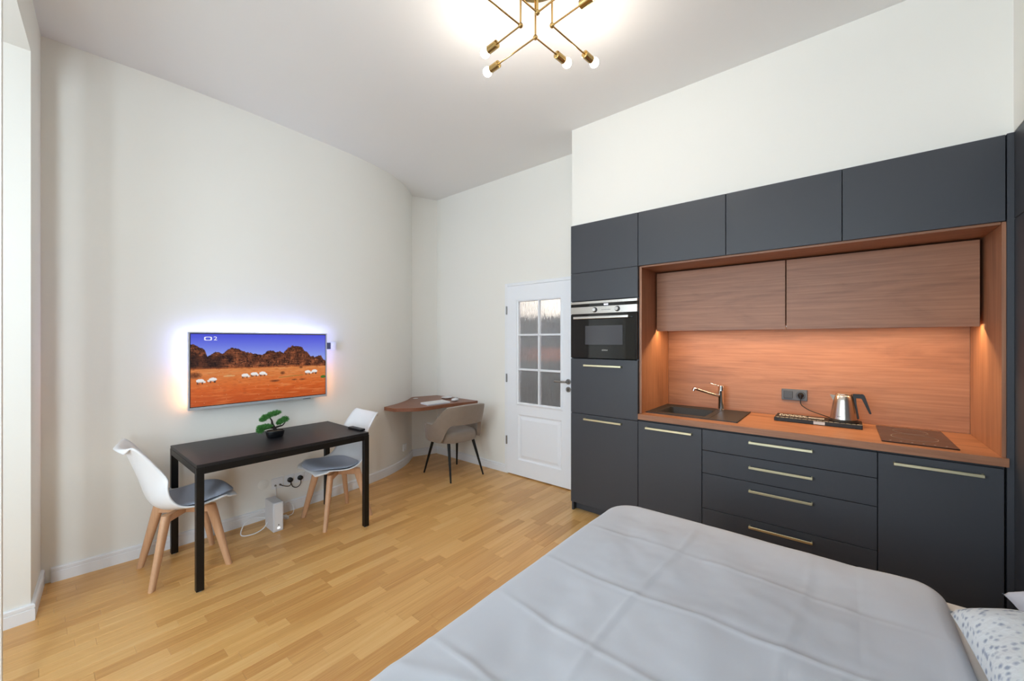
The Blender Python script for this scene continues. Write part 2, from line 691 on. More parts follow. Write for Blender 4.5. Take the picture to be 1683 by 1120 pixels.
PF = [(3, 2, 1, 0), (8, 9, 10, 11)] + [(i, (i + 1) % 4, 4 + (i + 1) % 4, 4 + i) for i in range(4)] + [(4 + i, 4 + (i + 1) % 4, 8 + (i + 1) % 4, 8 + i) for i in range(4)]
plank_me = {}
for l in LEN:
    me = bpy.data.meshes.new('plank')
    me.from_pydata(plank_verts(l), [], PF)
    me.materials.append(MATS['oak'])
    plank_me[l] = me
planks = []
x = -4.3
rr = random.Random(3)
while x < 1.1:
    y = -1.46 - rr.random() * 0.4
    while y < 3.62:
        l = rr.choice(LEN)
        planks.append((x, y, l))
        y += l
    x += SW


def in_view(x, y, l):
    cx_, cy_ = x + SW / 2, y + l / 2
    d = FW.x * cx_ + FW.y * cy_
    if d < 0.25: return 0
    u = CX + FPX * (RT.x * cx_ + RT.y * cy_) / d
    v = CY + FPX * EYE / d
    if u < -40 or u > 1720 or v > 1180: return 0
    if cx_ > -0.93 and cy_ < 2.16: return 0           # under the bed
    if cx_ > -1.25 and cy_ > 2.1: return 0            # hidden behind the bed
    if cy_ > DY or (cx_ > -1.8 and cy_ > 3.03): return 0
    wl = min((abs(p.y - cy_), p.x) for p in left_path)[1]
    if cx_ < wl: return 0
    return l / (d * d)


sc = sorted(((in_view(*p), i) for i, p in enumerate(planks)), reverse=True)
chosen = {i for s_, i in sc[:300] if s_ > 0}
rest_v, rest_f = [], []
for i, (px_, py_, l) in enumerate(planks):
    if i in chosen:
        o = bpy.data.objects.new('plank', plank_me[l])
        C.objects.link(o)
        o.parent = floor
        o.location = (px_, py_, 0)
    else:
        if py_ > 3.36 and px_ < -1.9: continue
        k = len(rest_v)
        rest_v += [(a + px_, b + py_, c) for a, b, c in plank_verts(l)]
        rest_f += [tuple(k + j for j in f) for f in PF]
me = bpy.data.meshes.new('plank_field')
me.from_pydata(rest_v, [], rest_f)
me.materials.append(MATS['oak'])
o = bpy.data.objects.new('plank_field', me)
C.objects.link(o)
o.parent = floor
o['kind'] = 'stuff'

# ------------------------------------------------------------------ the door and the added hallway behind it
DF = 3.338            # face of the door leaf
T = Thing('door_1', 'white six-pane glazed door with a raised lower panel', loc=(-2.43, DF, 0), kind='structure')
b = new()
for a, c, p, q in ((DX0 - 0.012, -2.84, 0, 2.085), (-2.02, DX1 + 0.012, 0, 2.085), (-2.84, -2.02, 2.053, 2.085)):
    box(b, a, c, DF + 0.004, DY + 0.13, p, q, 0.002)
T.part('door_frame', b, 'white_trim')
gx0, gx1, gz0, gz1 = -2.692, -2.136, 0.782, 1.888
pz0, pz1 = 0.178, 0.668
x0, x1, z0, z1 = -2.838, -2.022, 0.012, 2.050
b = new()
for a, c, p, q in ((x0, gx0, z0, z1), (gx1, x1, z0, z1), (gx0, gx1, z0, pz0), (gx0, gx1, pz1, gz0), (gx0, gx1, gz1, z1)):
    box(b, a, c, DF, DF + 0.042, p, q)
leaf = T.part('door_leaf', b, 'door_white')


def ring(bm, x0, x1, z0, z1, yo, zi, d, face):
    """picture-frame moulding: outer edge at depth yo, inner edge (inset d) at depth zi"""
    o = [bm.verts.new(p) for p in ((x0, yo, z0), (x1, yo, z0), (x1, yo, z1), (x0, yo, z1))]
    i = [bm.verts.new(p) for p in ((x0 + d, zi, z0 + d), (x1 - d, zi, z0 + d), (x1 - d, zi, z1 - d), (x0 + d, zi, z1 - d))]
    for k in range(4):
        bm.faces.new((o[k], o[(k + 1) % 4], i[(k + 1) % 4], i[k]))
    return i


# lower raised-and-fielded panel
b = new()
ring(b, pz0 * 0 + gx0, gx1, pz0, pz1, DF, DF + 0.012, 0.014, 0)
ring(b, gx0 + 0.014, gx1 - 0.014, pz0 + 0.014, pz1 - 0.014, DF + 0.012, DF + 0.012, 0.012, 0)
i4 = ring(b, gx0 + 0.026, gx1 - 0.026, pz0 + 0.026, pz1 - 0.026, DF + 0.012, DF + 0.003, 0.028, 0)
b.faces.new(i4)
T.part('raised_panel', b, 'door_white')
# moulding round the glass
b = new()
for d0, d1, ya, yb in ((-0.02, 0.0, DF - 0.001, DF - 0.010), (0.0, 0.012, DF - 0.010, DF - 0.004)):
    ring(b, gx0 + d0, gx1 - d0, gz0 + d0, gz1 - d0, ya, yb, d1 - d0, 0)
ring(b, gx0 + 0.012, gx1 - 0.012, gz0 + 0.012, gz1 - 0.012, DF - 0.004, DF + 0.03, 0.001, 0)
T.part('glazing_moulding', b, 'door_white')
cw = (gx1 - gx0) / 2
rh = (gz1 - gz0) / 3
b = B(gx0 + cw - 0.011, gx0 + cw + 0.011, DF - 0.004, DF + 0.032, gz0 + 0.01, gz1 - 0.01, 0.004)
T.part('glazing_bar', b, 'door_white')
for k in (1, 2):
    b = B(gx0 + 0.01, gx1 - 0.01, DF - 0.004, DF + 0.032, gz0 + k * rh - 0.010, gz0 + k * rh + 0.010, 0.004)
    T.part('glazing_bar', b, 'door_white')
for ci in range(2):
    for ri in range(3):
        b = B(gx0 + ci * cw + 0.008, gx0 + (ci + 1) * cw - 0.008, DF + 0.016, DF + 0.020, gz0 + ri * rh + 0.008, gz0 + (ri + 1) * rh - 0.008)
        T.part('pane', b, 'rain_glass')
for z in (0.37, 1.05, 1.79):
    b = new()
    tube(b, [(-2.847, DF - 0.006, z - 0.045), (-2.847, DF - 0.006, z + 0.045)], 0.008, 10)
    T.part('hinge', b, 'satin_nickel', 40)
b = new()
tube(b, [(-2.056, DF, 1.058), (-2.056, DF - 0.010, 1.058)], 0.026, 24)
r_ = T.part('rosette', b, 'satin_nickel', 40)
b = new()
tube(b, [(-2.056, DF - 0.008, 1.058), (-2.056, DF - 0.045, 1.058), (-2.062, DF - 0.053, 1.058), (-2.075, DF - 0.056, 1.058), (-2.185, DF - 0.056, 1.058)], 0.0095, 12)
T.part('door_handle', b, 'satin_nickel', 50, under=r_)
b = new()
tube(b, [(-2.056, DF, 0.982), (-2.056, DF - 0.010, 0.982)], 0.026, 24)
r_ = T.part('key_rosette', b, 'satin_nickel', 40)
T.part('keyhole', B(-2.060, -2.052, DF - 0.0115, DF - 0.009, 0.968, 0.992, 0.001), 'dark_gap', under=r_)

# added hallway, shaped for bright upper and dark lower panes
bm = new()
box(bm, -4.6, -1.86, 5.1, 5.2, 0, 2.7)
box(bm, -4.7, -4.6, 3.601, 5.2, 0, 2.7)
box(bm, -1.86, -1.83, DY + 0.14, 5.2, 0, 2.7)
box(bm, -4.7, -1.83, 3.601, 5.2, 2.7, 2.8)
box(bm, -4.06, -1.83, DY + 0.14, 3.601, 2.7, 2.8)
tag(link('wall_hallway', bm, 'wall'), 'white wall of the added hallway behind the glazed door', kind='structure')
tag(link('floor_hallway', B(-4.7, -1.83, DY + 0.14, 5.2, -0.1, -0.004), 'hall_floor'), 'dark floor of the added hallway behind the glazed door', kind='structure')
T = Thing('added_cupboard', 'added dark cupboard with rust panel, darkening the door glass', 'cupboard', (-2.75, 4.85, 0))
T.part('body', B(-4.55, -1.88, 4.62, 5.08, 0, 1.80, 0.004), 'hall_dark')  # added cupboard, gives the lower panes their dark blur
for k in range(4):
    T.part('door', B(-4.54 + k * 0.665, -4.54 + k * 0.665 + 0.655, 4.598, 4.618, 0.08, 1.50, 0.003), 'hall_dark')
T.part('rust_panel', B(-3.30, -2.55, 4.585, 4.597, 1.18, 1.36), 'hall_rust')
l = bpy.data.lights.new('added_hallway_light', 'POINT')  # added unseen lamp, brightens the wall behind the upper panes
l.energy = 60
l.shadow_soft_size = 0.12
l.color = (1, 0.95, 0.93)
o = bpy.data.objects.new('added_hallway_light', l)
o.location = (-2.9, 4.4, 2.62)
C.objects.link(o)

# ------------------------------------------------------------------ kitchen
FT = 0.019             # thickness of a front
XT, XB, XD, XR, XE = -1.806, -1.209, -0.752, 0.146, 0.598
GAP = 0.0019


def front(T, name, x0, x1, z0, z1, handle=None, material='anthracite'):
    p = T.part(name, B(x0 + GAP, x1 - GAP, KY - FT, KY, z0 + GAP, z1 - GAP, 0.0012), material)
    if handle:
        hx0, hx1, hz = handle
        b = new()
        box(b, hx0, hx1, KY - FT - 0.030, KY - FT - 0.021, hz - 0.0075, hz + 0.0075, 0.0015)
        for hx in (hx0, hx1 - 0.008):
            box(b, hx, hx + 0.008, KY - FT - 0.022, KY - FT, hz - 0.0075, hz + 0.0075, 0.001)
        T.part('handle', b, 'brass', under=p)
    return p


# tall oven housing
T = Thing('tall_cabinet', 'tall anthracite oven housing cabinet next to the door', 'cabinet', (-1.507, KY, 0))
b = new()
box(b, XT + 0.018, XB - 0.018, KY + 0.02, 3.615, 0.075, 1.30)
box(b, XT + 0.018, XB - 0.018, KY + 0.02, 3.615, 1.795, 2.028)
box(b, XT + 0.018, XB - 0.018, 3.58, 3.615, 1.30, 1.795)
T.part('body', b, 'carcass')
T.part('side_panel', B(XT, XT + 0.018, KY, 3.615, 0, 2.028), 'anthracite')
T.part('side_panel', B(XB - 0.018, XB - 0.001, KY + 0.001, 3.615, 0.0, 2.028), 'anthracite')
T.part('plinth', B(XT + 0.018, XB - 0.018, KY + 0.045, KY + 0.06, 0.002, 0.075), 'anthracite')
front(T, 'door', XT, XB, 0.075, 0.842, (-1.669, -1.337, 0.803))
front(T, 'door', XT, XB, 0.842, 1.308, (-1.669, -1.337, 1.252))
front(T, 'door', XT, XB, 1.792, 2.032)

# upper row of four
ux = [XT, XB, -0.604, -0.004, XE]
ulab = ['anthracite wall cabinet over the built-in oven', 'anthracite wall cabinet above the sink', 'anthracite wall cabinet between the sink and hob cabinets of the top row', 'anthracite wall cabinet above the hob, at the wardrobe end']
for i in range(4):
    T = Thing('upper_cabinet', ulab[i], 'cabinet', ((ux[i] + ux[i + 1]) / 2, KY, 2.032), group='top row of kitchen wall cabinets')
    T.part('body', B(ux[i] + 0.001, ux[i + 1] - 0.001, KY + 0.001, 3.61, 2.036, 2.445), 'carcass')
    front(T, 'door', ux[i], ux[i + 1], 2.030, 2.445)

# base cabinets
T = Thing('base_cabinet', 'anthracite base cabinet under the sink with one tall door', 'cabinet', ((XB + XD) / 2, KY, 0), group='kitchen base cabinets')
b = new()
box(b, XB + 0.001, XD - 0.001, KY + 0.002, KY + 0.02, 0.075, 0.85)
box(b, XB + 0.001, XB + 0.018, KY + 0.02, 3.60, 0.075, 0.85)
box(b, XD - 0.018, XD - 0.001, KY + 0.02, 3.60, 0.075, 0.85)
box(b, XB + 0.018, XD - 0.018, KY + 0.02, 3.60, 0.075, 0.093)
T.part('body', b, 'carcass')
T.part('plinth', B(XB, XD, KY + 0.045, KY + 0.06, 0.002, 0.075), 'anthracite')
front(T, 'door', XB, XD, 0.075, 0.846, (-1.145, -0.815, 0.802))
T = Thing('drawer_cabinet', 'wide anthracite base cabinet with four brass-handled drawers', 'cabinet', ((XD + XR) / 2, KY, 0), group='kitchen base cabinets')
T.part('body', B(XD + 0.001, XR - 0.001, KY + 0.002, 3.60, 0.075, 0.85), 'carcass')
T.part('plinth', B(XD, XR, KY + 0.045, KY + 0.06, 0.002, 0.075), 'anthracite')
for z0, z1, hz in ((0.702, 0.846, 0.803), (0.545, 0.702, 0.642), (0.303, 0.545, 0.491), (0.075, 0.303, 0.259)):
    front(T, 'drawer', XD, XR, z0, z1, (-0.468, -0.138, hz))
T = Thing('base_cabinet', 'anthracite base cabinet under the hob with one wide door handle', 'cabinet', ((XR + XE) / 2, KY, 0), group='kitchen base cabinets')
T.part('body', B(XR + 0.001, XE - 0.001, KY + 0.002, 3.60, 0.075, 0.85), 'carcass')
T.part('plinth', B(XR, XE, KY + 0.045, KY + 0.06, 0.002, 0.075), 'anthracite')
front(T, 'door', XR, XE - 0.004, 0.075, 0.846, (0.208, 0.528, 0.801))
tag(link('filler_panel', B(0.6015, WX - 0.0003, KY - FT + 0.004, KY + 0.012, 0, 2.448, 0.001), 'anthracite'), 'narrow anthracite filler panel between kitchen and wardrobe', 'panel')

# worktop with a cut-out for the sink bowl
bx0, bx1, by0, by1 = -1.135, -0.765, 3.125, 3.475
b = new()
YF = KY - 0.028
xs = [-1.207, bx0, bx1, 0.606]
ys = [YF, by0, by1, 3.599]
zs = [0.857, 0.898]
vv = {}
for i, x in enumerate(xs):
    for j, y in enumerate(ys):
        for k, z in enumerate(zs):
            vv[i, j, k] = b.verts.new((x, y, z))
for i in range(3):
    for j in range(3):
        if (i, j) == (1, 1): continue
        b.faces.new([vv[i, j, 1], vv[i + 1, j, 1], vv[i + 1, j + 1, 1], vv[i, j + 1, 1]])
        b.faces.new([vv[i, j, 0], vv[i, j + 1, 0], vv[i + 1, j + 1, 0], vv[i + 1, j, 0]])
for i in range(3):
    for j, s_ in ((0, 1), (3, -1)):
        b.faces.new([vv[i, j, 0], vv[i + 1, j, 0], vv[i + 1, j, 1], vv[i, j, 1]])
for j in range(3):
    for i in (0, 3):
        b.faces.new([vv[i, j, 0], vv[i, j + 1, 0], vv[i, j + 1, 1], vv[i, j, 1]])
for q in ((1, 1, 2, 1), (1, 2, 2, 2), (1, 1, 1, 2), (2, 1, 2, 2)):
    b.faces.new([vv[q[0], q[1], 0], vv[q[2], q[3], 0], vv[q[2], q[3], 1], vv[q[0], q[1], 1]])
tag(link('worktop', b, 'walnut_x'), 'walnut laminate worktop running along the kitchen', 'worktop')

# lining of the niche
T = Thing('niche_lining', 'walnut lining of the kitchen niche with splashback', 'splashback', (-0.3, 3.6, 0.9))
T.part('splashback', B(-1.188, 0.586, 3.601, 3.616, 0.899, 1.600), 'walnut_x')
T.part('side_panel', B(-1.2065, -1.189, KY + 0.003, 3.600, 0.899, 2.030), 'walnut_z')
T.part('side_panel', B(0.587, 0.6005, KY - 0.006, 3.600, 0.899, 2.030), 'walnut_z')
T.part('soffit_panel', B(-1.188, 0.586, KY + 0.003, 3.600, 2.020, 2.034), 'walnut_x')

# two walnut wall cabinets in the niche
for x0, x1, lab in ((-1.180, -0.302, 'walnut wall cabinet above the sink inside the niche'), (-0.298, 0.572, 'walnut wall cabinet above the kettle inside the niche')):
    T = Thing('wall_cabinet', lab, 'cabinet', ((x0 + x1) / 2, 3.3, 1.56), group='walnut wall cabinets in the niche')
    T.part('body', B(x0 + 0.004, x1 - 0.004, 3.302, 3.598, 1.562, 2.012), 'walnut_x')
    T.part('door', B(x0 + 0.001, x1 - 0.001, 3.283, 3.301, 1.536, 2.008, 0.001), 'walnut_x')
tag(link('led_strip', B(-1.17, 0.565, 3.318, 3.333, 1.553, 1.5615), 'steel'), 'slim light strip under the walnut wall cabinets', 'light strip')
led = area('led_light', (-0.3, 3.3255, 1.5525), (0, 0, -1), 1.73, 0.010, LED_POWER, (1.0, 0.70, 0.38))

# oven
OX0, OX1 = XT + 0.004, XB - 0.004
OY = KY - 0.024
T = Thing('oven', 'built-in compact oven with steel panel and black glass door', 'oven', ((OX0 + OX1) / 2, KY, 1.31))
T.part('body', B(OX0 + 0.02, OX1 - 0.02, KY + 0.002, 3.57, 1.312, 1.786), 'black_plastic')
T.part('trim', B(OX0, OX1, OY, KY, 1.766, 1.787, 0.001), 'steel')
T.part('display', B(OX0, OX1, OY + 0.002, KY, 1.741, 1.766), 'black_glass')
cp = T.part('control_panel', B(OX0, OX1, OY, KY, 1.683, 1.741, 0.001), 'steel')
T.part('clock_digits', box(B(-1.492, -1.476, OY + 0.0008, OY + 0.002, 1.748, 1.760), -1.472, -1.456, OY + 0.0008, OY + 0.002, 1.748, 1.760), 'digits')
for kx in (-1.573, -1.375):
    b = new()
    tube(b, [(kx, OY, 1.713), (kx, OY - 0.004, 1.713)], 0.021, 28)
    k_ = T.part('dial_ring', b, 'black_plastic', 40, under=cp)
    b = new()
    tube(b, [(kx, OY - 0.004, 1.713), (kx, OY - 0.020, 1.713), (kx, OY - 0.022, 1.713)], [0.016, 0.015, 0.013], 28)
    T.part('dial', b, 'chrome', 40, under=cp)
T.part('lettering_strip', B(-1.515, -1.435, OY - 0.0006, OY, 1.709, 1.713), 'satin_nickel', under=cp)
dr = T.part('door', B(OX0, OX1, OY, KY, 1.314, 1.680, 0.0015), 'black_glass')
T.part('viewing_window', B(-1.662, -1.331, OY - 0.0006, OY, 1.426, 1.582), 'oven_window', under=dr)
b = new()
box(b, -1.752, -1.266, OY - 0.046, OY - 0.036, 1.638, 1.658, 0.002)
for hx in (-1.752, -1.280):
    box(b, hx, hx + 0.014, OY - 0.037, OY, 1.640, 1.656, 0.001)
T.part('handle', b, 'steel', under=dr)
b = text_bm('SIEMENS', 0.014)
bmesh.ops.transform(b, matrix=Matrix.Translation((-1.485, OY - 0.0005, 1.381)) @ Matrix.Rotation(PI / 2, 4, 'X'), verts=b.verts[:])
T.part('lettering', b, 'paper', under=dr)

# sink
T = Thing('sink', 'black composite sink with draining board in the worktop', 'sink', (-0.87, 3.31, 0.898))
b = new()
# plate with a hole, rim
sx0, sx1, sy0, sy1 = -1.187, -0.552, 3.062, 3.568
xs = [sx0, bx0 + 0.012, bx1 - 0.012, sx1]
ys = [sy0, by0 + 0.012, by1 - 0.012, sy1]
zt = 0.9045
vt = {(i, j): b.verts.new((xs[i], ys[j], zt)) for i in range(4) for j in range(4)}
for i in range(3):
    for j in range(3):
        if (i, j) != (1, 1):
            b.faces.new([vt[i, j], vt[i + 1, j], vt[i + 1, j + 1], vt[i, j + 1]])
e = [(0, 0), (3, 0), (3, 3), (0, 3)]
lowv = {q: b.verts.new((xs[q[0]], ys[q[1]], 0.8985)) for q in [(i, j) for i in range(4) for j in range(4) if i in (0, 3) or j in (0, 3)]}
loop = [(0, 0), (1, 0), (2, 0), (3, 0), (3, 1), (3, 2), (3, 3), (2, 3), (1, 3), (0, 3), (0, 2), (0, 1)]
for k in range(12):
    p, q = loop[k], loop[(k + 1) % 12]
    b.faces.new([vt[p], vt[q], lowv[q], lowv[p]])
T.part('rim', b, 'sink_black')
b = new()
hole = [(1, 1), (2, 1), (2, 2), (1, 2)]
x0, x1, y0, y1 = xs[1], xs[2], ys[1], ys[2]
tp = [b.verts.new(p) for p in ((x0, y0, zt), (x1, y0, zt), (x1, y1, zt), (x0, y1, zt))]
mi = [b.verts.new(p) for p in ((x0 + .004, y0 + .004, zt - 0.006), (x1 - .004, y0 + .004, zt - 0.006), (x1 - .004, y1 - .004, zt - 0.006), (x0 + .004, y1 - .004, zt - 0.006))]
bt = [b.verts.new(p) for p in ((x0 + .025, y0 + .025, 0.735), (x1 - .025, y0 + .025, 0.735), (x1 - .025, y1 - .025, 0.735), (x0 + .025, y1 - .025, 0.735))]
for k in range(4):
    b.faces.new([tp[k], tp[(k + 1) % 4], mi[(k + 1) % 4], mi[k]])
    b.faces.new([mi[k], mi[(k + 1) % 4], bt[(k + 1) % 4], bt[k]])
b.faces.new(bt)
ed = [e_ for e_ in b.edges if abs(e_.verts[0].co.z - e_.verts[1].co.z) > 0.1]
bmesh.ops.bevel(b, geom=ed, offset=0.03, segments=4, profile=0.5, affect='EDGES')
T.part('bowl', b, 'sink_black', 40)
b = new()
lathe(b, [(0.001, 0.7352), (0.038, 0.7352), (0.040, 0.738), (0.001, 0.738)], -0.95, 3.3, 24)
T.part('drain', b, 'chrome', 40)
T.part('drainer_step', box(B(-0.742, -0.735, 3.075, 3.50, 0.9045, 0.9065, 0.0008), sx1 - 0.008, sx1, sy0, sy1, 0.9045, 0.9065, 0.0008), 'sink_black')

# tap
fx, fyy = -0.752, 3.530
T = Thing('kitchen_tap', 'chrome single-lever kitchen tap behind the sink', 'tap', (fx, fyy, 0.905))
b = new()
lathe(b, [(0.028, 0.905), (0.028, 0.909), (0.0225, 0.912), (0.0225, 1.055), (0.0235, 1.057), (0.0235, 1.061), (0.0225, 1.063), (0.0225, 1.094), (0.020, 1.098), (0.001, 1.098)], fx, fyy, 28)
T.part('column', b, 'chrome', 35)
b = new()
e_ = Vector((-0.918, 3.385, 1.078))
s_ = Vector((fx, fyy, 1.010))
tube(b, [s_, e_], 0.0115, 16)
tube(b, [e_ + Vector((0.004, 0.003, 0.003)), e_ + Vector((-0.004, -0.004, -0.022))], 0.0125, 16)
T.part('spout', b, 'chrome', 40)
b = new()
tube(b, [(fx, fyy, 1.088), (fx - 0.08, fyy - 0.03, 1.118)], [0.0045, 0.0035], 10)
T.part('lever', b, 'chrome', 40)

# hob
T = Thing('hob', 'narrow black glass two-zone hob in the worktop', 'hob', (0.31, 3.29, 0.898))
T.part('glass', B(0.165, 0.460, 3.022, 3.545, 0.8985, 0.9040, 0.001), 'hob_glass')
for cy_, r in ((3.41, 0.075), (3.22, 0.095)):
    b = new()
    lathe(b, [(r, 0.9041), (r, 0.9044), (r + 0.0022, 0.9044), (r + 0.0022, 0.9041)], 0.312, cy_, 48, caps=False)
    T.part('zone_ring', b, 'hob_mark')
for k in range(6):
    T.part('touch_mark', B(0.20 + k * 0.043, 0.207 + k * 0.043, 3.055, 3.062, 0.9041, 0.9044), 'hob_mark')

# splashback socket
T = Thing('socket_plate', 'grey double wall plate with switch and socket on the splashback', 'socket', (-0.272, 3.601, 1.06))
px0, px1, z0, z1 = -0.355, -0.199, 1.018, 1.100
T.part('frame', B(px0, px1, 3.590, 3.6005, z0, z1, 0.003), 'grey_plastic')
T.part('rocker', B(px0 + 0.014, px0 + 0.068, 3.584, 3.592, z0 + 0.013, z1 - 0.013, 0.002), 'grey_plastic_dark')
b = new()
tube(b, [(-0.238, 3.590, 1.059), (-0.238, 3.586, 1.059)], [0.029, 0.027], 28)
T.part('socket_insert', b, 'grey_plastic_dark', 40)

# tray and kettle
T = Thing('tray', 'black printed tea tray under the kettle', 'tray', (-0.14, 3.42, 0.899))
T.part('board', B(-0.372, 0.095, 3.325, 3.515, 0.8995, 0.926, 0.002), 'tray_black')
b = new()
r3 = random.Random(5)
for row in range(3):
    x = -0.352
    while x < -0.20:
        w_ = 0.008 + r3.random() * 0.016
        box(b, x, x + w_, 3.47 - row * 0.030, 3.484 - row * 0.030, 0.9262, 0.9266)
        x += w_ + 0.006
x = -0.36
while x < 0.08:
    w_ = 0.014 + r3.random() * 0.012
    box(b, x, x + w_, 3.333, 3.340, 0.9262, 0.9266)
    x += w_ + 0.007
T.part('print', b, 'paper')['kind'] = 'stuff'
T.part('price_tag', B(-0.152, -0.092, 3.3238, 3.3248, 0.903, 0.922), 'paper')
tag(link('sachet', B(-0.185, -0.095, 3.40, 3.46, 0.9268, 0.932, 0.002), 'satin_nickel'), 'flat silver sachet lying on the black tray', 'sachet')
kx, ky = 0.003, 3.412
T = Thing('kettle', 'brushed steel kettle with black handle on its corded base', 'kettle', (kx, ky, 0.927))
b = new()
lathe(b, [(0.001, 0.9268), (0.076, 0.9268), (0.078, 0.932), (0.074, 0.9415), (0.001, 0.9415)], kx, ky, 32)
pb = T.part('power_base', b, 'black_plastic', 35)
b = new()
cp_ = catmull([(-0.238, 3.566, 1.040), (-0.237, 3.562, 1.005), (-0.222, 3.55, 0.985), (-0.18, 3.53, 0.962), (-0.12, 3.50, 0.946), (-0.068, 3.455, 0.937)], 6)
tube(b, cp_, 0.0032, 8)
T.part('cord', b, 'black_plastic', 60, under=pb)
b = new()
tube(b, [(-0.238, 3.5855, 1.059), (-0.238, 3.566, 1.057), (-0.238, 3.563, 1.036)], [0.019, 0.016, 0.007], 16)
T.part('plug', b, 'black_plastic', 50, under=pb)
b = new()
lathe(b, [(0.001, 0.9418), (0.069, 0.9418), (0.0715, 0.946), (0.070, 0.958), (0.062, 1.012), (0.053, 1.066), (0.0455, 1.098), (0.0435, 1.100), (0.001, 1.100)], kx, ky, 40)
T.part('body', b, 'steel', 35)
b = new()
lathe(b, [(0.001, 1.1002), (0.0425, 1.1002), (0.044, 1.104), (0.042, 1.110), (0.030, 1.114), (0.001, 1.115)], kx, ky, 36)
T.part('lid', b, 'steel', 35)
b = new()
vs = [b.verts.new(p) for p in ((kx - 0.050, ky - 0.012, 1.055), (kx - 0.050, ky + 0.012, 1.055), (kx - 0.041, ky - 0.016, 1.098), (kx - 0.041, ky + 0.016, 1.098), (kx - 0.072, ky - 0.004, 1.101), (kx - 0.072, ky + 0.004, 1.101))]
for f in ((0, 1, 5, 4), (0, 4, 2), (1, 3, 5), (2, 4, 5, 3), (0, 2, 3, 1)):
    b.faces.new([vs[k] for k in f])
T.part('spout', b, 'steel')
b = new()
hp = [(0.044, 1.112), (0.096, 1.114), (0.104, 1.106), (0.137, 0.992), (0.126, 0.990), (0.092, 1.082), (0.086, 1.088), (0.060, 1.088), (0.064, 1.05), (0.078, 0.954), (0.069, 0.950), (0.052, 1.055)]
for yy in (-0.011, 0.011):
    pass
a_ = [b.verts.new((kx + p, ky - 0.011, q)) for p, q in hp]
c_ = [b.verts.new((kx + p, ky + 0.011, q)) for p, q in hp]
b.faces.new(a_[::-1])
b.faces.new(c_)
for k in range(len(hp)):
    b.faces.new((a_[k], a_[(k + 1) % len(hp)], c_[(k + 1) % len(hp)], c_[k]))
bmesh.ops.bevel(b, geom=b.edges[:], offset=0.002, segments=2, affect='EDGES')
T.part('handle', b, 'black_plastic', 35)
b = new()
for k, w_ in enumerate((0.004, 0.003, 0.005, 0.003, 0.004)):
    a0 = -2.02 + k * 0.11
    r_ = 0.0690
    p0 = Vector((kx + r_ * math.cos(a0), ky + r_ * math.sin(a0), 0.966))
    box(b, p0.x - w_ / 2, p0.x + w_ / 2, p0.y - 0.0012, p0.y + 0.0012, 0.964, 0.968)
T.part('maker_mark', b, 'black_plastic')

# ------------------------------------------------------------------ wardrobe / wall-bed unit
T = Thing('wardrobe', 'anthracite wardrobe at a right angle to the kitchen', 'wardrobe', (0.87, 2.58, 0))
T.part('body', B(WX + 0.02, 1.115, 2.215, KY - 0.002, 0.0, 2.448), 'carcass')
T.part('door', B(WX, WX + 0.019, 2.213, KY - 0.0005, 0.07, 2.037, 0.0012), 'anthracite')
T.part('door', B(WX, WX + 0.019, 2.213, KY - 0.0005, 2.041, 2.448, 0.0012), 'anthracite')
T.part('plinth', B(WX + 0.004, WX + 0.018, 2.213, KY - 0.0005, 0.0, 0.066), 'anthracite')
T = Thing('wall_bed_cabinet', 'anthracite wall-bed cabinet surrounding the bed head', 'cabinet', (0.87, 1.0, 0))
T.part('side_panel', B(WX, 1.11, 2.188, 2.211, 0, 2.448, 0.001), 'anthracite')
T.part('side_panel', B(WX, 1.11, 0.30, 0.323, 0, 2.448, 0.001), 'anthracite')
T.part('back_panel', B(1.09, 1.112, 0.325, 2.186, 0, 2.448), 'anthracite')
T.part('top_panel', B(WX, 1.088, 0.325, 2.186, 2.04, 2.448), 'anthracite')

# ------------------------------------------------------------------ bed
MX0, MX1, MY0, MY1 = -0.93, 1.06, 0.40, 2.145
T = Thing('bed', 'low anthracite bed base under the grey duvet', 'bed', (0.0, 1.27, 0))
T.part('base', B(MX0 + 0.03, MX1, MY0 + 0.03, MY1 - 0.02, 0.12, 0.30, 0.005), 'anthracite')
for lx in (MX0 + 0.12, 0.5):
    for ly in (MY0 + 0.12, MY1 - 0.12):
        T.part('leg', B(lx - 0.03, lx + 0.03, ly - 0.03, ly + 0.03, 0.0, 0.12, 0.003), 'black_metal')
bm = B(MX0, MX1, MY0, MY1, 0.302, 0.510, 0.035, 4)
tag(link('mattress', bm, 'sheet', None, 60), 'mattress in a white fitted sheet showing past the duvet', 'mattress')

RX0, RX1, RY0, RY1 = -0.945, 0.232, 0.42, 2.098
ER = 0.055


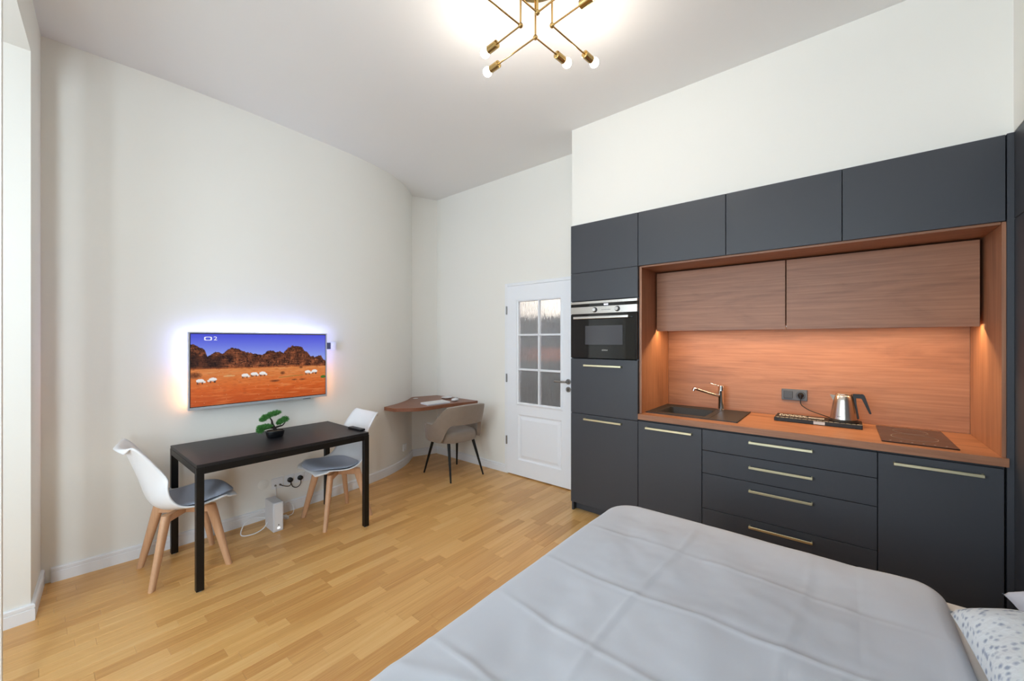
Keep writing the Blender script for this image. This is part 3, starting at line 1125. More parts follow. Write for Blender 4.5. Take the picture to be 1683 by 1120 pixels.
def duvet_pt(u, v):
    """flat cloth coordinate -> draped position: rounded-rectangle edge, rolled over and hanging"""
    CR = 0.10 if u < -0.3 else 0.035
    cx_, cy_ = (RX0 + RX1) / 2, (RY0 + RY1) / 2
    hx, hy = (RX1 - RX0) / 2 - CR, (RY1 - RY0) / 2 - CR
    px_, py_ = u - cx_, v - cy_
    qx, qy = abs(px_) - hx, abs(py_) - hy
    mx_, my_ = max(qx, 0), max(qy, 0)
    out = math.hypot(mx_, my_)
    d = out + min(max(qx, qy), 0) - CR
    # wrinkles
    z = 0.556
    n = 0.018 * noise.noise((u * 1.7, v * 1.9, 3.1)) + 0.013 * noise.noise((u * 4.2 + 9, v * 3.8, 7.7)) + 0.0045 * noise.noise((u * 9.5 + 0.8 * v, v * 8.0, 4.4)) + 0.0016 * noise.noise((u * 19, v * 17, 1.2))
    for yc, am in ((0.765, 0.0055), (1.06, 0.0065), (1.39, 0.005), (1.75, 0.0035)):
        yw = v - yc - 0.02 * math.sin(u * 3.1 + yc * 5) - 0.01 * noise.noise((u * 5, yc, 0))
        w_ = 0.55 + 0.45 * noise.noise((u * 3.0, yc * 7, 2.0))
        n += am * w_ * (math.exp(-(yw / 0.010) ** 2) - 0.5 * math.exp(-((yw - 0.025) / 0.02) ** 2))
    for xc, am in ((-0.557, 0.006), (-0.12, 0.004)):
        xw = u - xc - 0.02 * math.sin(v * 4)
        w_ = 0.5 + 0.5 * noise.noise((v * 3.0, xc * 7, 5.0))
        n += am * w_ * (math.exp(-(xw / 0.011) ** 2) - 0.5 * math.exp(-((xw - 0.025) / 0.02) ** 2))
    # diagonal drag folds
    for k in range(7):
        a = 0.5 + k * 0.37
        c_ = -1.2 + k * 0.42
        t = (u * math.cos(a) + v * math.sin(a)) - c_ - 0.5
        s_ = -u * math.sin(a) + v * math.cos(a)
        n += 0.009 * math.exp(-(t / 0.024) ** 2) * math.exp(-((s_ - 0.6 - 0.25 * math.sin(k * 2.3)) / 0.22) ** 2)
    edge = sm(-0.0, -0.18, d)
    z += n * (0.35 + 0.65 * edge)
    if u > 0.05:      # fuller roll at the head end
        z += 0.010 * sm(0.0, 0.16, u)
    if d <= 0:
        return Vector((u, v, z))
    nx = (mx_ / out if out else 0) * (1 if px_ > 0 else -1)
    ny = (my_ / out if out else 0) * (1 if py_ > 0 else -1)
    bx, by = u - nx * d, v - ny * d
    a = d / ER
    if a < PI / 2:
        return Vector((bx + nx * ER * math.sin(a), by + ny * ER * math.sin(a), z - ER * (1 - math.cos(a))))
    dn = d - ER * PI / 2
    wv = 0.010 * math.sin((bx * ny - by * nx) * 26 + 1.0) * min(1, dn / 0.12)
    return Vector((bx + nx * (ER + wv), by + ny * (ER + wv), z - ER - dn))


bm = new()
u0, u1, v0, v1 = RX0 - 0.30, RX1 + 0.072, RY0 - 0.30, RY1 + 0.30
NU, NV = 190, 260
grid = [[bm.verts.new(duvet_pt(u0 + (u1 - u0) * i / NU, v0 + (v1 - v0) * j / NV)) for j in range(NV + 1)] for i in range(NU + 1)]
for i in range(NU):
    for j in range(NV):
        bm.faces.new((grid[i][j], grid[i + 1][j], grid[i + 1][j + 1], grid[i][j + 1]))
o = link('duvet', bm, 'duvet', None, 180)
tag(o, 'light grey creased duvet spread over the bed', 'duvet')
md = o.modifiers.new('thickness', 'SOLIDIFY')
md.thickness = 0.006
md.offset = -1


def pillow(name, loc, rot, L_, W_, H_, material, label, seed):
    bm = new()
    n = 36
    for side in (1, -1):
        g = []
        for i in range(n + 1):
            row = []
            for j in range(n + 1):
                u, v = i / n * 2 - 1, j / n * 2 - 1
                pin = 1 - 0.10 * (1 - abs(v) ** 1.0) * abs(u) ** 6 if False else 1
                f = (max(0, 1 - abs(u) ** 3.6) * max(0, 1 - abs(v) ** 3.6)) ** 0.5
                sxx = 1 - 0.07 * (1 - v * v) ** 1 * abs(u) ** 3
                syy = 1 - 0.07 * (1 - u * u) ** 1 * abs(v) ** 3
                z = side * H_ * f + 0.010 * f * noise.noise((u * 2 + seed, v * 2, side * 2.0)) + 0.004 * f * noise.noise((u * 6 + seed, v * 6, side * 2.0))
                row.append(bm.verts.new((u * L_ / 2 * sxx, v * W_ / 2 * syy, z)))
            g.append(row)
        for i in range(n):
            for j in range(n):
                bm.faces.new((g[i][j], g[i + 1][j], g[i + 1][j + 1], g[i][j + 1]))
    bmesh.ops.remove_doubles(bm, verts=bm.verts[:], dist=0.0005)
    o = link(name, bm, material, None, 180)
    o.location = loc
    o.rotation_euler = rot
    tag(o, label, 'pillow')
    return o


pillow('pillow', (0.525, 1.49, 0.641), (0, -0.12, 0.02), 0.53, 0.72, 0.105, 'pillow_print', 'white pillow with blue-grey speckled print at the head of the bed', 1.0)
pillow('pillow', (0.665, 2.005, 0.618), (0.06, -0.14, 0.06), 0.48, 0.27, 0.062, 'pillow_plain', 'plain pale blue pillow beside the wardrobe', 4.0)

# ------------------------------------------------------------------ console table
TX0, TX1, TY0, TY1, TZ = -3.545, -2.862, 0.603, 1.690, 0.740
T = Thing('console_table', 'long black table with square metal legs under the television', 'table', ((TX0 + TX1) / 2, (TY0 + TY1) / 2, 0))
T.part('tabletop', B(TX0 + 0.002, TX1 - 0.002, TY0 + 0.002, TY1 - 0.002, TZ - 0.019, TZ, 0.001), 'black_wood')
LG = 0.038
fr = new()
for a, c, p, q in ((TX0 + LG, TX1 - LG, TY0, TY0 + 0.02), (TX0 + LG, TX1 - LG, TY1 - 0.02, TY1), (TX0, TX0 + 0.02, TY0 + LG, TY1 - LG), (TX1 - 0.02, TX1, TY0 + LG, TY1 - LG)):
    box(fr, a, c, p, q, TZ - 0.058, TZ - 0.0195, 0.001)
T.part('apron_frame', fr, 'black_metal')
for lx in (TX0, TX1 - LG):
    for ly in (TY0, TY1 - LG):
        lg = T.part('leg', B(lx, lx + LG, ly, ly + LG, 0.006, TZ - 0.0195, 0.0015), 'black_metal')
        b = new()
        lathe(b, [(0.010, 0.0), (0.012, 0.001), (0.012, 0.007)], lx + LG / 2, ly + LG / 2, 12)
        T.part('foot', b, 'white_plastic', under=lg)


# ------------------------------------------------------------------ white shell chairs
def shell_chair():
    T = Thing('shell_chair', '', 'chair', (0, 0, 0), group='white shell chairs at the black table')
    # profile (forward y, z) and half width
    prof = [(0.244, 0.434, 0.150), (0.232, 0.444, 0.185), (0.185, 0.446, 0.215), (0.11, 0.432, 0.232), (0.02, 0.416, 0.238), (-0.07, 0.414, 0.236), (-0.130, 0.430, 0.230),
            (-0.168, 0.467, 0.224), (-0.192, 0.525, 0.216), (-0.212, 0.597, 0.206), (-0.235, 0.675, 0.196), (-0.260, 0.750, 0.188), (-0.281, 0.800, 0.181), (-0.299, 0.822, 0.172), (-0.315, 0.826, 0.152), (-0.326, 0.818, 0.118)]
    P = catmull(prof, 4)
    n = 26
    bm = new()
    rows = []
    for k, (y, z, w) in enumerate(P):
        t = k / (len(P) - 1)
        row = []
        for i in range(n + 1):
            u = i / n * 2 - 1
            au = abs(u)
            # sides rise: gentle on the seat, strong where seat turns into back
            rise = 0.022 * sm(0.02, 0.2, t) + 0.095 * math.exp(-((t - 0.47) / 0.13) ** 2)
            fwd = 0.085 * math.exp(-((t - 0.60) / 0.17) ** 2) + 0.030 * sm(0.6, 0.95, t)
            zz = z + rise * au ** 2.6 - (0.012 * au ** 4 if t < 0.15 else 0)
            yy = y + fwd * au ** 2.2
            if t > 0.86:
                zz -= 0.035 * sm(0.86, 1.0, t) * au ** 3
            row.append(bm.verts.new((u * w, yy, zz)))
        rows.append(row)
    for a, b in zip(rows, rows[1:]):
        for i in range(n):
            bm.faces.new((a[i], a[i + 1], b[i + 1], b[i]))
    sh = T.part('shell', bm, 'white_plastic', 180, local=True)
    md = sh.modifiers.new('thickness', 'SOLIDIFY')
    md.thickness = 0.010
    md.offset = 0
    # cushion follows the seat
    bm = new()
    g = {}
    N = 24
    ycen, yl, wl = 0.055, 0.195, 0.205

    def seat_z(u, y):
        best = min(P, key=lambda q: abs(q[0] - y) + (5 if q[1] > 0.47 else 0))
        t = P.index(best) / (len(P) - 1)
        rise = 0.022 * sm(0.02, 0.2, t) + 0.095 * math.exp(-((t - 0.47) / 0.13) ** 2)
        return best[1] + rise * min(1, abs(u) / best[2]) ** 2.6
    rings = []
    for side in (1, -1):
        for i in range(N + 1):
            for j in range(48):
                r = i / N
                a = 2 * PI * j / 48
                ca, sa = math.cos(a), math.sin(a)
                k = (abs(ca) ** 2.8 + abs(sa) ** 2.8) ** (-1 / 2.8)
                x, y = wl * r * k * ca, ycen + yl * r * k * sa
                th = 0.024 * (1 - r ** 6) ** 0.5 if r < 1 else 0
                g[side, i, j] = bm.verts.new((x, y, seat_z(x, y) + 0.012 + (th if side > 0 else 0)))
        for i in range(N):
            for j in range(48):
                try:
                    bm.faces.new((g[side, i, j], g[side, i + 1, j], g[side, i + 1, (j + 1) % 48], g[side, i, (j + 1) % 48]))
                except ValueError:
                    pass
    bmesh.ops.remove_doubles(bm, verts=bm.verts[:], dist=0.0004)
    for _ in range(3):
        bmesh.ops.smooth_vert(bm, verts=bm.verts[:], factor=0.5, use_axis_z=True)
    T.part('seat_cushion', bm, 'grey_fabric', 180, local=True)
    # crossed wooden frame and four splayed legs
    bm = new()
    for sg in (1, -1):
        t = B(-0.165, 0.165, -0.017, 0.017, 0.352, 0.395, 0.004)
        bmesh.ops.rotate(t, verts=t.verts[:], cent=(0, 0, 0), matrix=Matrix.Rotation(sg * math.radians(44), 3, 'Z'))
        merge(bm, t)
    fr = T.part('cross_frame', bm, 'beech', local=True)
    bm = B(-0.06, 0.06, -0.06, 0.06, 0.393, 0.406, 0.003)
    T.part('mounting_plate', bm, 'black_metal', local=True)
    for sx_ in (1, -1):
        for sy_ in (1, -1):
            bm = new()
            top = Vector((sx_ * 0.112, sy_ * 0.110, 0.398))
            bot = Vector((sx_ * 0.192, sy_ * 0.190, 0.0))
            d = Vector((sx_, sy_, 0)).normalized()
            s2 = Vector((-d.y, d.x, 0))
            ringv = []
            for c, w_, t_ in ((top, 0.027, 0.020), (top.lerp(bot, 0.12), 0.027, 0.020), (bot, 0.017, 0.014)):
                rv = []
                for a in range(12):
                    an = 2 * PI * a / 12
                    ca, sa = math.cos(an), math.sin(an)
                    k = (abs(ca) ** 4 + abs(sa) ** 4) ** -0.25
                    rv.append(bm.verts.new(c + d * (w_ * k * ca) + s2 * (t_ * k * sa)))
                ringv.append(rv)
            for a, b in zip(ringv, ringv[1:]):
                for k in range(12):
                    bm.faces.new((a[k], a[(k + 1) % 12], b[(k + 1) % 12], b[k]))
            bm.faces.new(ringv[0][::-1])
            bm.faces.new(ringv[-1])
            T.part('leg', bm, 'beech', 50, local=True)
    return T.o


def copy_thing(o, loc, rz, label):
    r = o.copy()
    C.objects.link(r)
    r.location = loc
    r.rotation_euler = (0, 0, rz)
    r['label'] = label
    for ch in list(o.children):
        c = ch.copy()
        C.objects.link(c)
        c.parent = r
        for g in list(ch.children):
            d = g.copy()
            C.objects.link(d)
            d.parent = c
    return r


ch = shell_chair()
ch.location = (-3.280, 0.632, 0)
ch['label'] = 'white shell chair with grey pad facing the router and the desk corner'
copy_thing(ch, (-3.232, 1.617, 0), PI, 'white shell chair with grey pad beside the remote control, back to the desk')

# ------------------------------------------------------------------ television
VX, VY0, VY1, VZ0, VZ1 = -3.550, 0.702, 1.684, 0.962, 1.522
T = Thing('television', 'flat television showing a desert with white antelopes', 'television', (-3.6, (VY0 + VY1) / 2, VZ0))
FRW = 0.009
b = new()
for a, c, p, q in ((VY0, VY1, VZ1 - FRW, VZ1), (VY0, VY1, VZ0, VZ0 + 0.018), (VY0, VY0 + FRW, VZ0 + 0.018, VZ1 - FRW), (VY1 - FRW, VY1, VZ0 + 0.018, VZ1 - FRW)):
    box(b, VX - 0.030, VX, a, c, p, q, 0.001)
T.part('bezel', b, 'tv_frame')
b = B(VX - 0.040, VX - 0.004, VY0 + FRW, VY1 - FRW, VZ0 + 0.018, VZ1 - FRW)
box(b, VX - 0.066, VX - 0.040, VY0 + 0.16, VY1 - 0.16, VZ0 + 0.02, VZ0 + 0.36, 0.01)
T.part('housing', b, 'black_plastic')
T.part('sensor', B(VX - 0.018, VX - 0.004, VY1 - 0.20, VY1 - 0.14, VZ0 - 0.005, VZ0, 0.001), 'black_plastic')
T.part('wall_mount', B(-3.642, VX - 0.064, 1.05, 1.33, 1.10, 1.28), 'black_metal')
# picture: vertex colours on a fine grid
sk = [(0, .145), (.02, .15), (.06, .19), (.09, .225), (.105, .32), (.12, .30), (.155, .255), (.19, .27), (.205, .285), (.235, .225), (.265, .20), (.30, .215), (.33, .245), (.36, .265), (.40, .285), (.44, .30), (.475, .315),
      (.50, .28), (.525, .245), (.55, .255), (.585, .275), (.61, .265), (.635, .29), (.65, .26), (.67, .22), (.71, .18), (.76, .19), (.79, .205), (.81, .265), (.84, .29), (.86, .36), (.885, .345), (.90, .375), (.93, .345), (.955, .345), (.975, .41), (1, .44)]


def skyline(u):
    for (a, b_), (c, d) in zip(sk, sk[1:]):
        if a <= u <= c:
            t = (u - a) / (c - a)
            return b_ + (d - b_) * t
    return .44


ANT = [(.062, .655, 1), (.140, .645, -1), (.352, .612, 1), (.416, .600, 1), (.478, .598, 1), (.838, .615, 1), (.897, .608, -1)]


def mixc(a, b_, t):
    t = min(1, max(0, t))
    return tuple(a[k] + (b_[k] - a[k]) * t for k in range(3))


def picture(u, v):
    nz = noise.noise
    s = skyline(u) + 0.012 * nz((u * 60, 0, 0)) + 0.006 * nz((u * 150, 3, 0))
    base = 0.49 + 0.03 * u + 0.008 * nz((u * 25, 5, 0))
    if v < s:
        c = mixc((72, 78, 214), (158, 180, 242), v / 0.38)
        return mixc(c, (80, 92, 222), 0.25 * u)
    if v < base:
        h = (v - s) / max(0.05, base - s)
        big = nz((u * 22, v * 13, 1.0))
        st = nz((u * 16, v * 95, 2.0))
        cr = nz((u * 75, v * 26, 4.0))
        fine = nz((u * 150, v * 120, 6.0))
        l = 0.50 + 0.55 * big + 0.50 * st + 0.50 * fine - 0.75 * max(0, cr)
        l *= 0.72 + 0.35 * h
        c = mixc((30, 13, 10), (176, 98, 58), l)
        c = mixc(c, (200, 128, 84), max(0, fine * st * 3.0) * 0.9)
        if u < 0.26 and v > 0.30 + 0.12 * abs(u - 0.1):
            c = mixc(c, (30, 14, 12), 0.5 * sm(0.26, 0.18, u))
        return mixc(c, (196, 104, 50), sm(0.86, 1.0, h) * 0.7)
    # ground
    g = (v - base) / (1 - base)
    c = mixc((214, 132, 72), (208, 96, 36), g * 1.6)
    c = mixc(c, (166, 66, 22), sm(0.45, 1.0, g) * 0.55)
    w = nz((u * 7, v * 40, 8.0))
    c = mixc(c, (232, 150, 92), 0.8 * max(0, w))
    c = mixc(c, (140, 58, 26), 0.5 * max(0, -nz((u * 30, v * 110, 9.0))))
    if g < 0.30:
        c = mixc(c, (214, 160, 104), 0.55 * max(0, nz((u * 12, v * 60, 11.0))))
    sp = nz((u * 170, v * 95, 12.0))
    if sp > 0.72: c = mixc(c, (240, 200, 170), 0.7)
    for bu, bv, bw, bh in ((.57, .715, .045, .02), (.63, .60, .022, .03), (.78, .52, .018, .03), (.725, .715, .03, .014), (.79, .72, .03, .014), (.03, .57, .05, .05), (.84, .50, .014, .02), (.92, .50, .014, .03)):
        q = ((u - bu) / bw) ** 2 + ((v - bv) / bh) ** 2
        if q < 1.0: c = mixc(c, (98, 52, 28), (1 - q) * (0.9 + 0.6 * nz((u * 120, v * 120, 3))))
    gq = abs(v - (0.665 - 0.09 * (u - 0.62))) / 0.010
    if 0.60 < u < 0.80 and gq < 1: c = mixc(c, (110, 120, 50), 0.6 * (1 - gq))
    if ((u - .975) / .025) ** 2 + ((v - .70) / .022) ** 2 < 1: c = (70, 110, 40)
    if ((u - .245) / .04) ** 2 + ((v - .60) / .012) ** 2 < 1: c = mixc(c, (216, 190, 140), .6)
    for au, av, dr_ in ANT:
        x, y = (u - au) * dr_ / 0.026, (v - av) / 0.032
        if ((x) / 0.95) ** 2 + ((y + 0.28) / 0.78) ** 2 < 1:
            return (236, 234, 232) if y < 0.1 else (205, 196, 192)
        if ((x - 1.0) / 0.32) ** 2 + ((y - 0.25) / 0.45) ** 2 < 1:
            return (228, 222, 216)
        if 0.2 < y < 1.15 and (abs(x + 0.62) < 0.13 or abs(x - 0.55) < 0.13 or abs(x + 0.3) < 0.09):
            return (74, 52, 44)
    return c


NX, NY = 300, 168
sy0, sy1, sz0, sz1 = VY0 + FRW, VY1 - FRW, VZ0 + 0.019, VZ1 - FRW - 0.001
L0 = T.loc
vs, cs = [], []
for j in range(NY + 1):
    for i in range(NX + 1):
        u, v = i / NX, j / NY
        vs.append((VX - 0.0025 - L0.x, sy0 + (sy1 - sy0) * u - L0.y, sz1 + (sz0 - sz1) * v - L0.z))
        bo = min(u, 1 - u) * NX < 1.5 or min(v, 1 - v) * NY < 1.2
        cs += (0.004, 0.004, 0.005, 1.0) if bo else lin(tuple(min(255, max(0, k)) for k in picture(u, v)))
fs = [(j * (NX + 1) + i, (j + 1) * (NX + 1) + i, (j + 1) * (NX + 1) + i + 1, j * (NX + 1) + i + 1) for j in range(NY) for i in range(NX)]
me = bpy.data.meshes.new('screen')
me.from_pydata(vs, [], fs)
at = me.color_attributes.new('picture', 'FLOAT_COLOR', 'POINT')
at.data.foreach_set('color', cs)
me.materials.append(MATS['tv_picture'])
scr = bpy.data.objects.new('screen', me)
C.objects.link(scr)
scr.parent = T.o
# station mark: rounded frame and the figure 2
b = new()
ly, lz = sy0 + 0.110 * (sy1 - sy0), sz1 - 0.072 * (sz1 - sz0)
outr, inr = [], []
for k in range(40):
    a = 2 * PI * k / 40
    ca, sa = math.cos(a), math.sin(a)
    ko = (abs(ca) ** 5 + abs(sa) ** 5) ** -0.2
    ki = (abs(ca) ** 3.2 + abs(sa) ** 3.2) ** (-1 / 3.2)
    outr.append(b.verts.new((VX - 0.0018, ly + 0.0235 * ko * ca, lz + 0.0135 * ko * sa)))
    inr.append(b.verts.new((VX - 0.0018, ly + 0.0155 * ki * ca, lz + 0.0095 * ki * sa)))
for k in range(40):
    b.faces.new((outr[k], outr[(k + 1) % 40], inr[(k + 1) % 40], inr[k]))
T.part('station_mark', b, 'logo_white', under=scr)
b = text_bm('2', 0.040)
bmesh.ops.scale(b, vec=(1.25, 1, 1), verts=b.verts[:])
bmesh.ops.transform(b, matrix=Matrix.Translation((VX - 0.0018, ly + 0.044, lz)) @ Matrix.Rotation(PI / 2, 4, 'Z') @ Matrix.Rotation(PI / 2, 4, 'X'), verts=b.verts[:])
T.part('station_figure', b, 'logo_white', under=scr)
# glow lamps on the back edges of the set
BL, OR = (0.36, 0.42, 1.0), (1.0, 0.42, 0.16)
for nm, loc, aim, s1, s2, pw, col in (
        ('backlight', (VX - 0.046, (VY0 + VY1) / 2, VZ1 - 0.03), (-0.5, 0, 0.87), 0.90, 0.012, 3.2, BL),
        ('backlight', (VX - 0.046, VY0 + 0.03, VZ1 - 0.14), (-0.55, -0.84, 0), 0.012, 0.26, 1.2, BL),
        ('backlight', (VX - 0.046, VY0 + 0.03, VZ0 + 0.15), (-0.55, -0.84, 0), 0.012, 0.24, 0.9, OR),
        ('backlight', (VX - 0.046, VY1 - 0.03, VZ1 - 0.14), (-0.55, 0.84, 0), 0.012, 0.26, 1.2, BL),
        ('backlight', (VX - 0.046, VY1 - 0.03, VZ0 + 0.15), (-0.55, 0.84, 0), 0.012, 0.24, 0.9, OR)):
    a_ = area(nm, Vector(loc) - T.loc, aim, s1, s2, pw * AMBI, col)
    if abs(Vector(aim).y) > 0.1:
        # long side must stand upright
        z_ = -Vector(aim).normalized()
        y_ = Vector((0, 0, 1))
        x_ = y_.cross(z_)
        a_.rotation_euler = Matrix((x_, y_, z_)).transposed().to_euler()
    a_.parent = T.o

# thermostat beside it
T = Thing('thermostat', 'small white wall thermostat with dark display beside the television', 'thermostat', (-3.675, 1.769, 1.41))
T.part('housing', B(-3.685, -3.655, 1.714, 1.824, 1.368, 1.450, 0.004, 2), 'white_plastic')
T.part('display', B(-3.6555, -3.6535, 1.718, 1.768, 1.380, 1.440), 'grey_plastic_dark')
b = new()
tube(b, [(-3.6555, 1.798, 1.410), (-3.646, 1.798, 1.410)], [0.020, 0.018], 20)
T.part('dial', b, 'white_plastic', 40)

# ------------------------------------------------------------------ bonsai
bx_, by_ = -3.262, 1.158
T = Thing('bonsai', 'small bonsai tree in a black pot on the black table', 'plant', (bx_, by_, TZ))
b = new()


def pot_ring(z, rx, ry, n=40):
    r = []
    for k in range(n):
        a = 2 * PI * k / n
        ca, sa = math.cos(a), math.sin(a)
        q = (abs(ca) ** 3 + abs(sa) ** 3) ** (-1 / 3)
        r.append(b.verts.new((bx_ + rx * q * ca, by_ + ry * q * sa, z)))
    return r


rg = [pot_ring(TZ + 0.001, 0.036, 0.048), pot_ring(TZ + 0.006, 0.040, 0.052), pot_ring(TZ + 0.030, 0.046, 0.058), pot_ring(TZ + 0.046, 0.048, 0.061), pot_ring(TZ + 0.050, 0.047, 0.060), pot_ring(TZ + 0.050, 0.041, 0.054), pot_ring(TZ + 0.038, 0.039, 0.052)]
for a_, c_ in zip(rg, rg[1:]):
    for k in range(40):
        b.faces.new((a_[k], a_[(k + 1) % 40], c_[(k + 1) % 40], c_[k]))
b.faces.new(rg[0][::-1])
b.faces.new(rg[-1])
T.part('pot', b, 'pot_black', 40)
b = new()
rings = [pot_ring(TZ + 0.040, 0.0395, 0.0525), pot_ring(TZ + 0.047, 0.033, 0.045), pot_ring(TZ + 0.050, 0.015, 0.02)]
for a_, c_ in zip(rings, rings[1:]):
    for k in range(40):
        b.faces.new((a_[k], a_[(k + 1) % 40], c_[(k + 1) % 40], c_[k]))
b.faces.new(rings[-1])
T.part('soil', b, 'soil', 60)
b = new()
J = Vector((bx_, by_ - 0.005, TZ + 0.068))
tube(b, catmull([(bx_, by_ + 0.006, TZ + 0.045), J, (bx_, by_ - 0.018, TZ + 0.100), (bx_, by_ - 0.022, TZ + 0.125), (bx_, by_ - 0.036, TZ + 0.150)], 4), [0.013 - 0.0006 * k for k in range(17)], 10)
tube(b, catmull([J, (bx_ + 0.005, by_ + 0.025, TZ + 0.076), (bx_ + 0.005, by_ + 0.05, TZ + 0.080), (bx_, by_ + 0.070, TZ + 0.098)], 4), [0.008 - 0.0004 * k for k in range(13)], 8)
tube(b, catmull([J, (bx_ + 0.004, by_ - 0.035, TZ + 0.072), (bx_ + 0.004, by_ - 0.07, TZ + 0.068), (bx_, by_ - 0.100, TZ + 0.066)], 4), [0.008 - 0.0004 * k for k in range(13)], 8)
T.part('trunk', b, 'bark', 60)
rf = random.Random(11)


def pad(blobs, n):
    bm = new()
    for _ in range(n):
        c, r = rf.choice(blobs)
        while True:
            q = Vector((rf.uniform(-1, 1), rf.uniform(-1, 1), rf.uniform(-1, 1)))
            if 0.35 < q.length < 1: break
        p = Vector((bx_ + c[0] + q.x * r[0], by_ + c[1] + q.y * r[1], TZ + c[2] + q.z * r[2]))
        d = (q + Vector((rf.uniform(-.8, .8), rf.uniform(-.8, .8), rf.uniform(-.2, 1.0)))).normalized()
        s_ = d.cross(Vector((rf.uniform(-1, 1), rf.uniform(-1, 1), rf.uniform(-1, 1)))).normalized()
        L_ = rf.uniform(0.008, 0.016)
        w_ = 0.0012
        bm.faces.new([bm.verts.new(p - s_ * w_), bm.verts.new(p + d * L_ * 0.5 - s_ * w_), bm.verts.new(p + d * L_), bm.verts.new(p + d * L_ * 0.5 + s_ * w_), bm.verts.new(p + s_ * w_)])
    return bm


for blobs, n in ((((( 0, -0.020, 0.172), (0.034, 0.030, 0.014)), ((0, 0.010, 0.180), (0.030, 0.028, 0.013)), ((0, -0.058, 0.158), (0.030, 0.026, 0.014)), ((0, -0.082, 0.142), (0.024, 0.018, 0.012))), 2600),
                 ((((0, 0.045, 0.112), (0.026, 0.024, 0.014)), ((0, 0.068, 0.122), (0.030, 0.024, 0.018)), ((0, 0.028, 0.100), (0.020, 0.014, 0.008))), 2000),
                 ((((0, -0.055, 0.088), (0.030, 0.034, 0.013)), ((0, -0.090, 0.082), (0.028, 0.028, 0.016)), ((0, -0.098, 0.062), (0.022, 0.020, 0.014))), 2400)):
    p_ = T.part('foliage_pad', pad(list(blobs), n), 'needle')
    p_['kind'] = 'stuff'

# remote control on the table
rc = at_z(586, 706.5, TZ)
T = Thing('remote_control', 'slim black remote control at the end of the black table', 'remote control', (rc.x, rc.y, TZ), rz=0.06)
T.part('case', B(-0.088, 0.088, -0.022, 0.022, 0.0005, 0.016, 0.004, 2), 'black_plastic', local=True)
b = new()
for i in range(7):
    for j in range(3):
        box(b, -0.070 + i * 0.021, -0.060 + i * 0.021, -0.014 + j * 0.011, -0.007 + j * 0.011, 0.0158, 0.0172)
T.part('buttons', b, 'grey_plastic', local=True)

# ------------------------------------------------------------------ router, sockets, cables
T = Thing('router', 'white upright internet router box on the floor by the sockets', 'router', (-3.40, 1.20, 0))
T.part('housing', B(-3.486, -3.318, 1.166, 1.238, 0.0, 0.222, 0.006, 3), 'router_white', 40)
T.part('front_panel', B(-3.3185, -3.3165, 1.174, 1.230, 0.012, 0.212, 0.0008), 'white_plastic')
T.part('status_light', B(-3.3168, -3.3155, 1.194, 1.212, 0.022, 0.036), 'router_led')
b = new()
tube(b, [(-3.3166, 1.203, 0.052), (-3.3150, 1.203, 0.052)], 0.004, 10)
T.part('button', b, 'black_plastic')


def wx(y):
    return min((abs(p.y - y), p.x) for p in left_path)[1]


def plate(name, y, z, w_, h_, label, cat):
    x_ = wx(y)
    T = Thing(name, label, cat, (x_, y, z), group='white wall plates by the table')
    T.part('plate', B(x_ - 0.004, x_ + 0.010, y - w_ / 2, y + w_ / 2, z - h_ / 2, z + h_ / 2, 0.003, 2), 'white_plastic')
    return T, x_


def insert(T, x_, y, z, r=0.020, material='white_plastic', d=0.003, name='socket_insert'):
    b = new()
    tube(b, [(x_ + 0.009, y, z), (x_ + 0.010 + d, y, z)], [r, r * 0.96], 24)
    return T.part(name, b, material, 40)


T, x_ = plate('aerial_socket', 1.312, 0.265, 0.088, 0.088, 'white aerial wall plate above the router', 'socket')
for dy in (-0.018, 0.018):
    insert(T, x_, 1.312 + dy, 0.250, 0.008, 'satin_nickel', 0.008, 'connector')
T, x_ = plate('power_socket', 1.408, 0.268, 0.080, 0.080, 'white power socket holding the first black plug beside the aerial plate', 'socket')
insert(T, x_, 1.408, 0.268)
T, x_ = plate('power_socket', 1.492, 0.264, 0.080, 0.080, 'white power socket holding a black plug next to the chair leg', 'socket')
insert(T, x_, 1.492, 0.264)
T, x_ = plate('power_socket', 1.574, 0.259, 0.080, 0.080, 'empty white power socket half hidden behind the chair', 'socket')
insert(T, x_, 1.574, 0.259)
b = new()
x_ = wx(1.205)
tube(b, [(x_ - 0.002, 1.205, 0.283), (x_ + 0.003, 1.205, 0.283), (x_ + 0.005, 1.205, 0.283)], [0.040, 0.040, 0.036], 36)
tag(link('blank_cover', b, 'wall', None, 40), 'round wall-coloured blank cover beside the aerial plate', 'cover')
# black plugs with one lead looping between them
T = Thing('black_cable', 'short black lead with two plugs looping between wall sockets', 'cord', (wx(1.45), 1.45, 0.26))
for y, z in ((1.408, 0.268), (1.492, 0.264)):
    b = new()
    x_ = wx(y)
    tube(b, [(x_ + 0.0135, y, z), (x_ + 0.035, y, z), (x_ + 0.040, y, z - 0.004)], [0.021, 0.020, 0.012], 20)
    T.part('plug', b, 'black_plastic', 45)
b = new()
x_ = wx(1.45) + 0.035
tube(b, catmull([(x_, 1.408, 0.262), (x_ + 0.004, 1.412, 0.232), (x_, 1.43, 0.205), (x_, 1.46, 0.196), (x_, 1.486, 0.215), (x_, 1.492, 0.258)], 6), 0.0032, 8)
tube(b, catmull([(x_ - 0.012, 1.330, 0.250), (x_ - 0.003, 1.345, 0.240), (x_, 1.385, 0.224), (x_ + 0.003, 1.405, 0.232), (x_ + 0.003, 1.408, 0.262)], 6), 0.0032, 8)
T.part('lead', b, 'black_plastic', 60)
